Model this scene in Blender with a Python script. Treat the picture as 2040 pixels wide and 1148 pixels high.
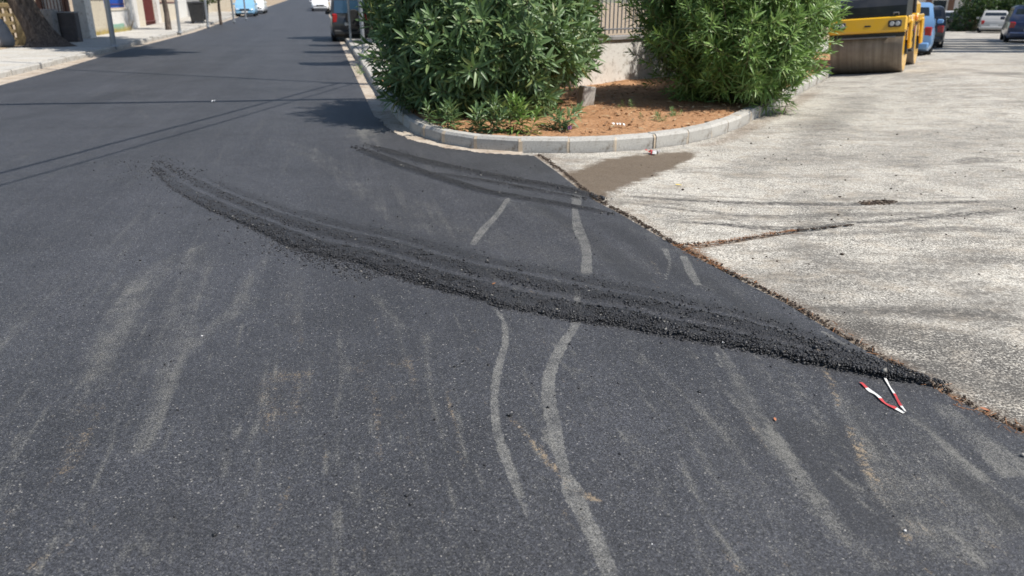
import bpy, bmesh, math, random
import numpy as np
from mathutils import Vector, Matrix

random.seed(7); rng = np.random.default_rng(7)
for o in list(bpy.data.objects): bpy.data.objects.remove(o)
SC = bpy.context.scene; COL = SC.collection

# ------------------------------------------------------------------ camera
F = 1541.0; CAMH = 1.6; TH = math.atan(574 / F); CT, ST = math.cos(TH), math.sin(TH)
cam = bpy.data.cameras.new('camera'); camo = bpy.data.objects.new('camera', cam); COL.objects.link(camo)
camo.location = (0, 0, CAMH); camo.rotation_euler = (math.pi / 2 - TH, 0, 0)
cam.sensor_width = 36; cam.lens = 36 * F / 2040; cam.clip_start = 0.05; cam.clip_end = 3000
cam.dof.use_dof = True; cam.dof.focus_distance = 4.2; cam.dof.aperture_fstop = 2.8
SC.camera = camo
# ------------------------------------------------------------------ sky and sun
SUN_EL = math.radians(57); SUN_AZ = math.radians(-20)       # azimuth from +X, counter-clockwise
W = bpy.data.worlds.new('World'); SC.world = W; W.use_nodes = True
wn = W.node_tree.nodes; wl = W.node_tree.links
sky = wn.new('ShaderNodeTexSky'); sky.sky_type = 'NISHITA'; sky.sun_disc = False
sky.sun_elevation = SUN_EL; sky.sun_rotation = math.pi / 2 - SUN_AZ
sky.air_density = 1.0; sky.dust_density = 0.8
bg = wn['Background']; bg.inputs['Strength'].default_value = 0.10
wl.new(sky.outputs[0], bg.inputs[0])
SV = Vector((math.cos(SUN_EL) * math.cos(SUN_AZ), math.cos(SUN_EL) * math.sin(SUN_AZ), math.sin(SUN_EL)))
sl = bpy.data.lights.new('sun', 'SUN'); sl.energy = 4.6; sl.angle = math.radians(0.53); sl.color = (1.0, 0.955, 0.88)
so = bpy.data.objects.new('sun', sl); COL.objects.link(so); so.location = (20, -10, 30)
so.rotation_euler = SV.to_track_quat('Z', 'Y').to_euler()
SHX, SHY = -SV.x / SV.z, -SV.y / SV.z                        # shadow offset per metre of height
SC.view_settings.view_transform = 'Standard'; SC.view_settings.look = 'None'
SC.view_settings.exposure = 0.36; SC.view_settings.gamma = 1.0

# ------------------------------------------------------------------ terrain function, pixel -> ground
RD = np.array([-0.226, 0.974]); RN = np.array([0.974, 0.226])     # left road: along, to its right
SD = np.array([0.469, 0.883]); SN = np.array([0.883, -0.469])     # right street: along, to its right
S0 = np.array([3.41, 11.1])                                        # kerb point of the right street
def sst(a, b, x):
    t = np.clip((x - a) / (b - a), 0, 1); return t * t * (3 - 2 * t)
def gz(x, y):
    x = np.asarray(x, float); y = np.asarray(y, float)
    a = x * RD[0] + y * RD[1]; b = x * RN[0] + y * RN[1]
    zl = 0.012 * np.maximum(a - 45, 0) * sst(9, 4, b)
    s = (x - S0[0]) * SD[0] + (y - S0[1]) * SD[1]; d = (x - S0[0]) * SN[0] + (y - S0[1]) * SN[1]
    cam_ = np.where(d < 2.0, 0.085 * (np.clip(d, -0.5, 2.0) - 0.75), 0.106 + 0.05 * (1 - np.exp(-(d - 2.0) / 1.7)))
    zr = cam_ * sst(1.5, 7.5, s) * sst(-1.5, 0, d) - 0.017 * np.maximum(s - 14, 0) * sst(-3, 0, d)
    return zl + zr
def G(u, v, lift=0.0):
    z = lift
    dx = (u - 1020) / F; dy = -(v - 574) / F
    d = (dx, CT + dy * ST, -ST + dy * CT)
    for _ in range(12):
        t = (z - CAMH) / d[2]; x, y = d[0] * t, d[1] * t
        z = 0.5 * z + 0.5 * (float(gz(x, y)) + lift)
    return np.array([x, y])
def GP(pts, lift=0.0): return np.array([G(u, v, lift) for u, v in pts])
def AB(a, b): return np.array([RD[0] * a + RN[0] * b, RD[1] * a + RN[1] * b])
def SDp(s, d): return S0 + SD * s + SN * d

# ------------------------------------------------------------------ materials
MATS = {}
class NT:
    def __init__(s, name):
        m = bpy.data.materials.new(name); m.use_nodes = True; s.m = m; s.n = m.node_tree.nodes; s.l = m.node_tree.links
        s.b = s.n['Principled BSDF']; s.tc = None; MATS[name] = m
    def co(s, kind='Object'):
        if not s.tc: s.tc = s.n.new('ShaderNodeTexCoord')
        return s.tc.outputs[kind]
    def inp(s, node, k, v):
        if v is None: return
        if hasattr(v, 'is_output') or isinstance(v, bpy.types.NodeSocket): s.l.new(v, node.inputs[k])
        else: node.inputs[k].default_value = v
    def noise(s, scale, detail=3, rough=0.55, vec=None, out='Fac', dist=0.0):
        t = s.n.new('ShaderNodeTexNoise'); s.l.new(vec or s.co(), t.inputs['Vector'])
        t.inputs['Scale'].default_value = scale; t.inputs['Detail'].default_value = detail
        t.inputs['Roughness'].default_value = rough; t.inputs['Distortion'].default_value = dist
        return t.outputs[out]
    def voro(s, scale, feat='F1', out='Distance', vec=None):
        t = s.n.new('ShaderNodeTexVoronoi'); t.feature = feat; s.l.new(vec or s.co(), t.inputs['Vector'])
        t.inputs['Scale'].default_value = scale; return t.outputs[out]
    def map(s, scale=(1, 1, 1), rot=(0, 0, 0), kind='Object'):
        t = s.n.new('ShaderNodeMapping'); s.l.new(s.co(kind), t.inputs[0]); t.inputs['Scale'].default_value = scale
        t.inputs['Rotation'].default_value = rot; return t.outputs[0]
    def math(s, op, a, b=None, clamp=False):
        t = s.n.new('ShaderNodeMath'); t.operation = op; t.use_clamp = clamp; s.inp(t, 0, a); s.inp(t, 1, b); return t.outputs[0]
    def mr(s, v, a, b, c=0.0, d=1.0):
        t = s.n.new('ShaderNodeMapRange'); t.clamp = True; s.inp(t, 0, v)
        for i, k in enumerate((a, b, c, d)): t.inputs[i + 1].default_value = k
        return t.outputs[0]
    def mix(s, f, a, b, mode='MIX'):
        t = s.n.new('ShaderNodeMix'); t.data_type = 'RGBA'; t.blend_type = mode; t.clamp_factor = True
        s.inp(t, 0, f)
        for k, v in ((6, a), (7, b)):
            if isinstance(v, tuple) and len(v) == 3: v = v + (1,)
            s.inp(t, k, v)
        return t.outputs[2]
    def attr(s, name):
        t = s.n.new('ShaderNodeAttribute'); t.attribute_name = name; return t.outputs['Fac']
    def sep(s, v):
        t = s.n.new('ShaderNodeSeparateColor'); s.l.new(v, t.inputs[0]); return t.outputs
    def bump(s, h, strength=0.5, dist=0.01, prev=None):
        t = s.n.new('ShaderNodeBump'); s.inp(t, 'Height', h); s.inp(t, 'Strength', strength); t.inputs['Distance'].default_value = dist
        if prev: s.l.new(prev, t.inputs['Normal'])
        s.l.new(t.outputs[0], s.b.inputs['Normal']); return t.outputs[0]
    def out(s, col=None, rough=None, metal=None, spec=None):
        if isinstance(col, tuple) and len(col) == 3: col = col + (1,)
        s.inp(s.b, 'Base Color', col); s.inp(s.b, 'Roughness', rough); s.inp(s.b, 'Metallic', metal)
        s.inp(s.b, 'Specular IOR Level', spec); return s.m

def plain(name, c, rough=0.6, var=0.18, scale=6.0, metal=0.0, spec=0.5, grime=0.0, gc=(0.12, 0.09, 0.06), bump=0.0):
    t = NT(name); n = t.noise(scale, 4, 0.6); n2 = t.noise(scale * 7, 3, 0.6)
    k = t.math('ADD', t.math('MULTIPLY', n, 0.7), t.math('MULTIPLY', n2, 0.3))
    col = t.mix(t.mr(k, 0.3, 0.7), tuple(x * (1 - var) for x in c), tuple(min(1, x * (1 + var)) for x in c))
    if grime > 0: col = t.mix(t.mr(t.noise(scale * 0.7, 5, 0.65), 0.45, 0.75, 0, grime), col, gc)
    if bump: t.bump(t.noise(scale * 14, 3), bump, 0.01)
    return t.out(col, rough, metal, spec)

def mat_asphalt():
    t = NT('fresh_asphalt')
    dust, trail, tan, dark, berm = [t.attr(k) for k in ('dust', 'trail', 'tan', 'dark', 'berm')]
    vc = t.n.new('ShaderNodeTexVoronoi'); t.l.new(t.co(), vc.inputs['Vector']); vc.inputs['Scale'].default_value = 300
    cell = t.sep(vc.outputs['Color']); cell2 = t.sep(t.voro(190, out='Color'))
    grain = t.noise(330, 2, 0.7)
    mp = t.map((1, 1, 1), (0, 0, -math.atan2(0.226, 0.974)))     # lanes of rolling along the road
    mp2 = t.n.new('ShaderNodeMapping'); t.l.new(mp, mp2.inputs[0]); mp2.inputs['Scale'].default_value = (1.5, 0.06, 1)
    lane = t.noise(1.0, 4, 0.6, vec=mp2.outputs[0])
    blot = t.noise(0.55, 5, 0.6); blot2 = t.noise(3.2, 5, 0.65)
    big = t.sep(t.voro(125, out='Color'))
    v = t.math('MULTIPLY', t.mr(cell[0], 0.0, 1.0, 0.20, 1.95), t.mr(big[0], 0.0, 1.0, 0.72, 1.28))
    v = t.math('MULTIPLY', v, t.mr(lane, 0.25, 0.75, 0.78, 1.22))
    v = t.math('MULTIPLY', v, t.mr(blot, 0.3, 0.7, 0.80, 1.20))
    v = t.math('MULTIPLY', v, t.mr(blot2, 0.3, 0.7, 0.86, 1.14))
    base = t.mix(v, (0, 0, 0), (0.0385, 0.0395, 0.0450))
    base.node.clamp_factor = False
    base = t.mix(t.mr(cell[1], 0.94, 0.975, 0, 0.6), base, (0.25, 0.245, 0.23))
    base = t.mix(t.mr(big[1], 0.975, 0.985, 0, 0.4), base, (0.19, 0.185, 0.17))
    base = t.mix(t.mr(big[2], 0.93, 0.96, 0, 0.6), base, (0.014, 0.014, 0.015))
    base = t.mix(t.mr(cell2[2], 0.9935, 0.996, 0, 0.7), base, (0.40, 0.38, 0.35))
    base = t.mix(t.mr(grain, 0.40, 0.30, 0, 0.8), base, (0.010, 0.010, 0.011))
    patch = t.mr(t.noise(5.5, 6, 0.7), 0.30, 0.64)
    fine = t.math('ADD', t.math('MULTIPLY', cell[2], 0.75), t.math('MULTIPLY', t.noise(75, 3, 0.7), 0.35))
    mp3 = t.n.new('ShaderNodeMapping'); t.l.new(mp, mp3.inputs[0]); mp3.inputs['Scale'].default_value = (9, 0.40, 1)
    mp4 = t.map((9, 0.5, 1), (0, 0, math.radians(12)))
    sx = t.n.new('ShaderNodeSeparateXYZ'); t.l.new(t.co(), sx.inputs[0]); wx = t.mr(sx.outputs[0], 0.2, 1.0)
    s1 = t.noise(1.0, 6, 0.7, vec=mp3.outputs[0]); s2 = t.noise(1.0, 6, 0.7, vec=mp4)
    scuff = t.math('ADD', t.math('MULTIPLY', s1, t.math('SUBTRACT', 1.0, wx)), t.math('MULTIPLY', s2, wx))     # scuffs drawn out by brushes and wheels
    base = t.mix(t.mr(scuff, 0.56, 0.72, 0, 0.22), base, (0.12, 0.117, 0.107)); base = t.mix(t.mr(scuff, 0.44, 0.30, 0, 0.35), base, (0.025, 0.025, 0.028))
    def grainy(a, k):       # grains covered one by one as the deposit thickens
        m = t.math('MULTIPLY', t.math('MULTIPLY', a, t.mr(patch, 0, 1, k, 1.0)), t.mr(scuff, 0.40, 0.60, 0.50, 1.10))
        return t.mr(t.math('SUBTRACT', t.math('MULTIPLY', m, 1.72), t.math('MULTIPLY', fine, 0.9)), -0.06, 0.32)
    base = t.mix(t.math('MULTIPLY', t.math('MULTIPLY', dark, 0.85), t.mr(patch, 0, 1, 0.75, 1)), base, (0.020, 0.020, 0.021))
    base = t.mix(t.math('MULTIPLY', grainy(dust, 0.40), 0.80), base, t.mix(cell[0], (0.055, 0.053, 0.048), (0.25, 0.242, 0.218)))
    base = t.mix(t.math('MULTIPLY', grainy(t.math('MULTIPLY', tan, t.mr(t.noise(34, 5, 0.75), 0.40, 0.60, 0.25, 1.0)), 0.2), 0.62), base, (0.36, 0.27, 0.165))
    ed = t.math('ADD', trail, t.math('MULTIPLY', t.math('SUBTRACT', t.noise(30, 7, 0.78), 0.5), 0.040))
    tm = t.math('MULTIPLY', t.mr(ed, -0.001, 0.004), t.mr(fine, 0.25, 0.85, 0.95, 0.22))
    tm = t.math('MULTIPLY', tm, t.mr(t.noise(9, 6, 0.72), 0.38, 0.58, 0.35, 1.0))
    base = t.mix(tm, base, t.mix(cell[0], (0.075, 0.073, 0.066), (0.34, 0.33, 0.30)))
    bsd, bw, blon = t.attr('bsd'), t.attr('bw'), t.attr('blon')
    cx = t.n.new('ShaderNodeCombineXYZ'); t.inp(cx, 0, t.math('MULTIPLY', blon, 1.3)); t.inp(cx, 1, t.math('MULTIPLY', bw, 11.0))
    stri = t.noise(1.0, 5, 0.65, vec=cx.outputs[0])
    be = t.math('ADD', bsd, t.math('ADD', t.math('MULTIPLY', t.math('SUBTRACT', t.noise(16, 4, 0.6), 0.5), 0.07), t.math('MULTIPLY', t.math('SUBTRACT', t.noise(75, 3, 0.7), 0.5), 0.05)))
    rp = t.n.new('ShaderNodeValToRGB'); t.l.new(t.math('ADD', bw, t.math('MULTIPLY', t.math('SUBTRACT', stri, 0.5), 0.09)), rp.inputs[0]); el = rp.color_ramp.elements
    el[0].position = 0.0; el[0].color = (1, 1, 1, 1); el[1].position = 1.0; el[1].color = (.10, .10, .10, 1)
    for p_, c_ in ((.26, 1.0), (.30, .10), (.36, .12), (.40, 1.0), (.58, .95), (.62, .10), (.68, .12), (.72, .8), (.84, .65), (.90, .2)):
        q = el.new(p_); q.color = (c_, c_, c_, 1)
    wm = t.math('MULTIPLY', t.mr(be, -0.006, 0.010), rp.outputs[0])
    wm = t.math('MULTIPLY', wm, t.mr(stri, 0.30, 0.60, 1.0, 0.66))
    wm = t.math('MULTIPLY', t.math('MULTIPLY', wm, t.mr(blon, 0.0, 3.2, 0.40, 1.0)), t.mr(t.math('ADD', blon, t.math('MULTIPLY', t.math('SUBTRACT', t.noise(3.0, 4), 0.5), 1.2)), 0.0, 1.1))
    berm = t.math('MAXIMUM', berm, wm)
    bm = t.math('MULTIPLY', berm, t.mr(t.noise(60, 4, 0.7), 0.25, 0.6, 0.62, 1.0))
    loose = t.mix(t.mr(cell[0], 0.2, 1), (0.004, 0.004, 0.005), (0.026, 0.026, 0.029))
    base = t.mix(bm, base, loose)
    h1 = t.noise(260, 3, 0.75); h2 = t.voro(95)
    hh = t.math('ADD', h1, t.math('MULTIPLY', t.math('MULTIPLY', h2, berm), 2.5))
    t.bump(hh, t.math('ADD', 0.55, t.math('MULTIPLY', berm, 0.45)), 0.006)
    return t.out(base, t.mr(cell[2], 0, 1, 0.48, 0.80), 0, 0.5)

def mat_old():
    t = NT('worn_old_road')
    dark, wet, tan = t.attr('dark'), t.attr('wet'), t.attr('tan')
    cell = t.sep(t.voro(120, out='Color')); cell2 = t.sep(t.voro(210, out='Color'))
    blot = t.noise(0.75, 6, 0.66, dist=0.6); b2 = t.noise(4.5, 5, 0.65)
    mp = t.map((0.75, 1.9, 1), (0, 0, math.radians(8)))
    stripe = t.noise(1.1, 7, 0.72, vec=mp)
    stripe2 = t.noise(4.0, 5, 0.7, vec=t.map((0.7, 1.8, 1), (0, 0, math.radians(-25))))
    c = t.mix(t.mr(cell[0], 0, 1), (0.32, 0.30, 0.262), (0.93, 0.885, 0.79))
    c = t.mix(t.mr(blot, 0.50, 0.64, 0, 0.55), c, (0.25, 0.235, 0.21))
    c = t.mix(t.mr(stripe, 0.52, 0.66, 0, 0.66), c, (0.22, 0.195, 0.16))
    c = t.mix(t.mr(stripe2, 0.53, 0.66, 0, 0.5), c, (0.18, 0.16, 0.135))
    c = t.mix(t.mr(b2, 0.48, 0.70, 0, 0.5), c, (0.40, 0.33, 0.245))
    c = t.mix(1.0, c, t.mix(t.mr(t.noise(21, 7, 0.78), 0.36, 0.64), (0.70, 0.685, 0.66), (1.0, 1.0, 1.0)), 'MULTIPLY')
    pits = t.mr(t.math('ADD', t.math('SUBTRACT', t.noise(80, 3, 0.75), t.math('MULTIPLY', t.attr('worn'), 0.055)), t.math('MULTIPLY', t.math('SUBTRACT', b2, 0.5), 0.3)), 0.52, 0.40, 0, 0.95)
    pits = t.math('MULTIPLY', pits, t.math('MAXIMUM', t.mr(t.noise(0.9, 4), 0.32, 0.62, 0.30, 0.95), t.attr('worn')))
    c = t.mix(pits, c, (0.060, 0.055, 0.05))
    c = t.mix(t.mr(cell2[1], 0.93, 0.96, 0, 0.8), c, (0.07, 0.065, 0.06))
    br = t.mr(t.noise(22, 5, 0.7), 0.38, 0.56, 0.22, 1.0)
    c = t.mix(t.math('MULTIPLY', t.math('MULTIPLY', dark, br), 1.15), c, (0.075, 0.070, 0.064))
    c = t.mix(t.math('MULTIPLY', tan, br), c, (0.15, 0.095, 0.055))
    wd = t.math('ADD', wet, t.math('MULTIPLY', t.math('SUBTRACT', t.noise(6, 8, 0.72), 0.5), 0.42))
    wm = t.mr(wd, -0.04, 0.05)
    c = t.mix(t.math('MULTIPLY', wm, 0.93), c, t.mix(t.mr(cell[0], 0, 1), (0.095, 0.068, 0.045), (0.165, 0.124, 0.084)))
    t.bump(t.math('ADD', t.noise(150, 3, 0.7), t.math('MULTIPLY', pits, -0.9)), 0.45, 0.006)
    return t.out(c, t.mr(wm, 0, 1, 0.85, 0.6), 0, 0.35)

def mat_leaf(name, c0, c1, c2):
    t = NT(name); gm = t.n.new('ShaderNodeNewGeometry'); r = gm.outputs['Random Per Island']
    c = t.mix(t.mr(r, 0, 0.8), c0, c1); c = t.mix(t.mr(r, 0.9, 0.98), c, c2)
    c = t.mix(t.mr(t.noise(2.2, 3), 0.35, 0.65, 0, 0.45), c, c1)
    t.out(c, 0.42, 0, 0.5)
    tr = t.n.new('ShaderNodeBsdfTranslucent'); t.inp(tr, 0, t.mix(0.5, c, (0.16, 0.26, 0.04)))
    ms = t.n.new('ShaderNodeMixShader'); ms.inputs[0].default_value = 0.22
    t.l.new(t.b.outputs[0], ms.inputs[1]); t.l.new(tr.outputs[0], ms.inputs[2])
    t.l.new(ms.outputs[0], t.n['Material Output'].inputs[0]); return t.m

def mat_bark():
    t = NT('furrowed_bark'); mp = t.map((1, 1, 0.16)); n = t.noise(14, 5, 0.7, vec=mp, dist=1.2); n2 = t.noise(3, 4)
    c = t.mix(t.mr(n, 0.35, 0.65), (0.035, 0.027, 0.022), (0.19, 0.155, 0.13)); c = t.mix(t.mr(n2, 0.4, 0.7, 0, 0.4), c, (0.10, 0.075, 0.06))
    t.bump(n, 1.0, 0.05); return t.out(c, 0.9, 0, 0.2)

def mat_soil():
    t = NT('red_soil'); n = t.noise(2.2, 6, 0.7); n2 = t.noise(28, 5, 0.75)
    c = t.mix(t.mr(n, 0.3, 0.7), (0.42, 0.215, 0.10), (0.64, 0.37, 0.20)); c = t.mix(t.mr(n2, 0.38, 0.62, 0, 0.6), c, (0.16, 0.08, 0.04))
    c = t.mix(t.mr(t.noise(60, 2), 0.62, 0.7, 0, 0.8), c, (0.55, 0.44, 0.33)); t.bump(n2, 0.9, 0.03); return t.out(c, 0.95, 0, 0.2)

def mat_concrete(name, a, b, stain=(0.22, 0.18, 0.13), sfac=0.5, sc=1.6):
    t = NT(name); n = t.noise(sc, 6, 0.68); n2 = t.noise(45, 4, 0.7)
    r = t.n.new('ShaderNodeObjectInfo').outputs['Random']
    c = t.mix(t.mr(n2, 0.3, 0.7), a, b); c = t.mix(t.mr(n, 0.46, 0.72, 0, sfac), c, stain)
    c = t.mix(t.mr(r, 0, 1, 0, 0.30), c, tuple(x * 0.72 for x in a))
    c = t.mix(t.mr(t.noise(9, 6, 0.75), 0.52, 0.66, 0, 0.7), c, tuple(x * 0.42 for x in stain))
    t.bump(n2, 0.35, 0.008); return t.out(c, 0.85, 0, 0.3)

def mat_paint(name, c, rough=0.28):
    t = NT(name); n = t.noise(3, 4)
    col = t.mix(t.mr(n, 0.35, 0.75, 0, 0.16), c, (0.34, 0.30, 0.25)); t.out(col, rough, 0, 0.5)
    t.b.inputs['Coat Weight'].default_value = 0.6; t.b.inputs['Coat Roughness'].default_value = 0.08; return t.m

mat_asphalt(); mat_old(); mat_bark(); mat_soil()
mat_leaf('oleander_leaf', (0.060, 0.118, 0.046), (0.165, 0.26, 0.105), (0.24, 0.23, 0.07))
mat_leaf('oleander_leaf_light', (0.090, 0.175, 0.040), (0.215, 0.345, 0.088), (0.30, 0.32, 0.12))
mat_leaf('oleander_leaf_mid', (0.070, 0.138, 0.046), (0.185, 0.295, 0.10), (0.26, 0.27, 0.10))
mat_leaf('dark_leaf', (0.020, 0.048, 0.016), (0.050, 0.098, 0.030), (0.10, 0.13, 0.04))
mat_leaf('fresh_leaf', (0.07, 0.12, 0.025), (0.16, 0.22, 0.05), (0.26, 0.25, 0.07))
mat_concrete('kerb_concrete', (0.37, 0.355, 0.325), (0.53, 0.51, 0.47), (0.34, 0.27, 0.19), 0.75)
mat_concrete('mortar', (0.46, 0.37, 0.27), (0.60, 0.50, 0.38), (0.40, 0.28, 0.18), 0.5)
mat_concrete('pavement_slab', (0.44, 0.425, 0.39), (0.58, 0.555, 0.51), (0.42, 0.34, 0.23), 0.55, 0.9)
mat_concrete('pavement_bed', (0.34, 0.30, 0.25), (0.44, 0.39, 0.33), (0.25, 0.19, 0.13), 0.5)
mat_concrete('gutter_dust', (0.40, 0.34, 0.27), (0.62, 0.55, 0.46), (0.24, 0.15, 0.09), 0.8, 2.4)
mat_concrete('whitewash', (0.66, 0.64, 0.60), (0.78, 0.76, 0.72), (0.55, 0.45, 0.34), 0.45, 0.9)
mat_concrete('beige_render', (0.50, 0.44, 0.34), (0.60, 0.54, 0.43), (0.36, 0.29, 0.20), 0.5, 0.9)
mat_concrete('cream_render', (0.62, 0.55, 0.43), (0.72, 0.65, 0.53), (0.46, 0.37, 0.26), 0.4, 0.9)
mat_concrete('grey_render', (0.26, 0.25, 0.245), (0.36, 0.35, 0.34), (0.18, 0.16, 0.14), 0.5)
mat_concrete('ochre_block', (0.42, 0.31, 0.15), (0.54, 0.41, 0.22), (0.28, 0.19, 0.09), 0.4, 3)
mat_concrete('dry_ground', (0.34, 0.26, 0.17), (0.46, 0.37, 0.27), (0.25, 0.17, 0.10), 0.5, 0.4)
plain('charcoal_cladding', (0.085, 0.075, 0.075), 0.7, 0.3, 5)
plain('brown_metal', (0.11, 0.045, 0.03), 0.5, 0.25)
plain('maroon_metal', (0.13, 0.028, 0.024), 0.5, 0.25)
plain('blue_sheet', (0.02, 0.09, 0.42), 0.45, 0.15)
plain('sky_blue_paint', (0.16, 0.42, 0.66), 0.5, 0.15)
plain('galvanised', (0.30, 0.32, 0.34), 0.45, 0.15, 3, 0.55, grime=0.25)
plain('grey_rail', (0.20, 0.20, 0.21), 0.55, 0.2, 4, 0.2)
plain('black_plastic', (0.018, 0.019, 0.021), 0.45, 0.3, 5, grime=0.25, gc=(0.10, 0.09, 0.08))
plain('hood_black', (0.022, 0.025, 0.029), 0.32, 0.25, 3, grime=0.22, gc=(0.13, 0.12, 0.11))
plain('rubber', (0.018, 0.018, 0.018), 0.85, 0.3)
plain('rim_metal', (0.38, 0.38, 0.39), 0.35, 0.1, 4, 0.7)
plain('wood_pole', (0.14, 0.10, 0.07), 0.85, 0.3, 4)
plain('cable_black', (0.02, 0.02, 0.02), 0.7, 0.1)
plain('stem_brown', (0.15, 0.11, 0.07), 0.85, 0.3, 8)
plain('boulder_grey', (0.30, 0.305, 0.32), 0.85, 0.2, 3, bump=0.5)
plain('algae_paint', (0.22, 0.38, 0.30), 0.8, 0.2, 3)
plain('white_plastic', (0.66, 0.65, 0.62), 0.5, 0.2, 30)
plain('red_plastic', (0.50, 0.055, 0.055), 0.5, 0.25, 30)
plain('white_litter', (0.75, 0.74, 0.72), 0.7, 0.08)
plain('yellow_leaf', (0.75, 0.55, 0.04), 0.6, 0.1)
plain('pink_petal', (0.72, 0.16, 0.22), 0.6, 0.2)
plain('dry_needle', (0.24, 0.105, 0.04), 0.8, 0.35, 9)
plain('dirt_crumb', (0.055, 0.038, 0.027), 0.95, 0.5, 30)
plain('purple_wrap', (0.20, 0.07, 0.16), 0.5, 0.2)
plain('plate_white', (0.72, 0.72, 0.70), 0.5, 0.05)
plain('terracotta', (0.40, 0.16, 0.08), 0.8, 0.2)
plain('grey_stone', (0.33, 0.31, 0.28), 0.9, 0.4, 9)
plain('facade_white', (0.74, 0.71, 0.66), 0.85, 0.06, 0.8, grime=0.15)
plain('shutter_brown', (0.20, 0.11, 0.07), 0.7, 0.2)
def mat_stones():
    t = NT('loose_asphalt'); r = t.n.new('ShaderNodeNewGeometry').outputs['Random Per Island']
    c = t.mix(t.mr(r, 0, 0.97), (0.007, 0.007, 0.008), (0.034, 0.034, 0.037)); c = t.mix(t.mr(r, 0.98, 0.99), c, (0.20, 0.19, 0.17))
    return t.out(c, 0.5, 0, 0.5)
mat_stones()
def mat_drum():
    t = NT('dirty_drum_steel'); mp = t.map((14, 0.5, 0.5)); n = t.noise(1, 4, 0.6, vec=mp); n2 = t.noise(3, 5, 0.7)
    c = t.mix(t.mr(n, 0.3, 0.7), (0.20, 0.155, 0.115), (0.33, 0.275, 0.22)); c = t.mix(t.mr(n2, 0.45, 0.75, 0, 0.6), c, (0.14, 0.105, 0.08))
    return t.out(c, 0.6, 0.15, 0.4)
mat_drum()
mat_paint('roller_yellow', (0.78, 0.43, 0.012), 0.38); mat_paint('roller_orange', (0.70, 0.22, 0.02), 0.4)
mat_paint('paint_light_blue', (0.20, 0.42, 0.62)); mat_paint('paint_white', (0.72, 0.73, 0.74)); mat_paint('paint_silver', (0.42, 0.42, 0.41))
mat_paint('paint_black', (0.018, 0.02, 0.024)); mat_paint('paint_blue', (0.015, 0.035, 0.10)); mat_paint('paint_sky', (0.14, 0.30, 0.54)); mat_paint('paint_grey', (0.16, 0.17, 0.19))
def mat_glass(name, c, rough=0.06):
    t = NT(name); t.out(c, rough, 0, 0.8); return t.m
mat_glass('car_glass', (0.02, 0.028, 0.035)); mat_glass('blue_glass', (0.03, 0.07, 0.12)); mat_glass('lamp_glass', (0.55, 0.56, 0.58), 0.1); mat_glass('red_lens', (0.35, 0.01, 0.012), 0.15)

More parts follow.
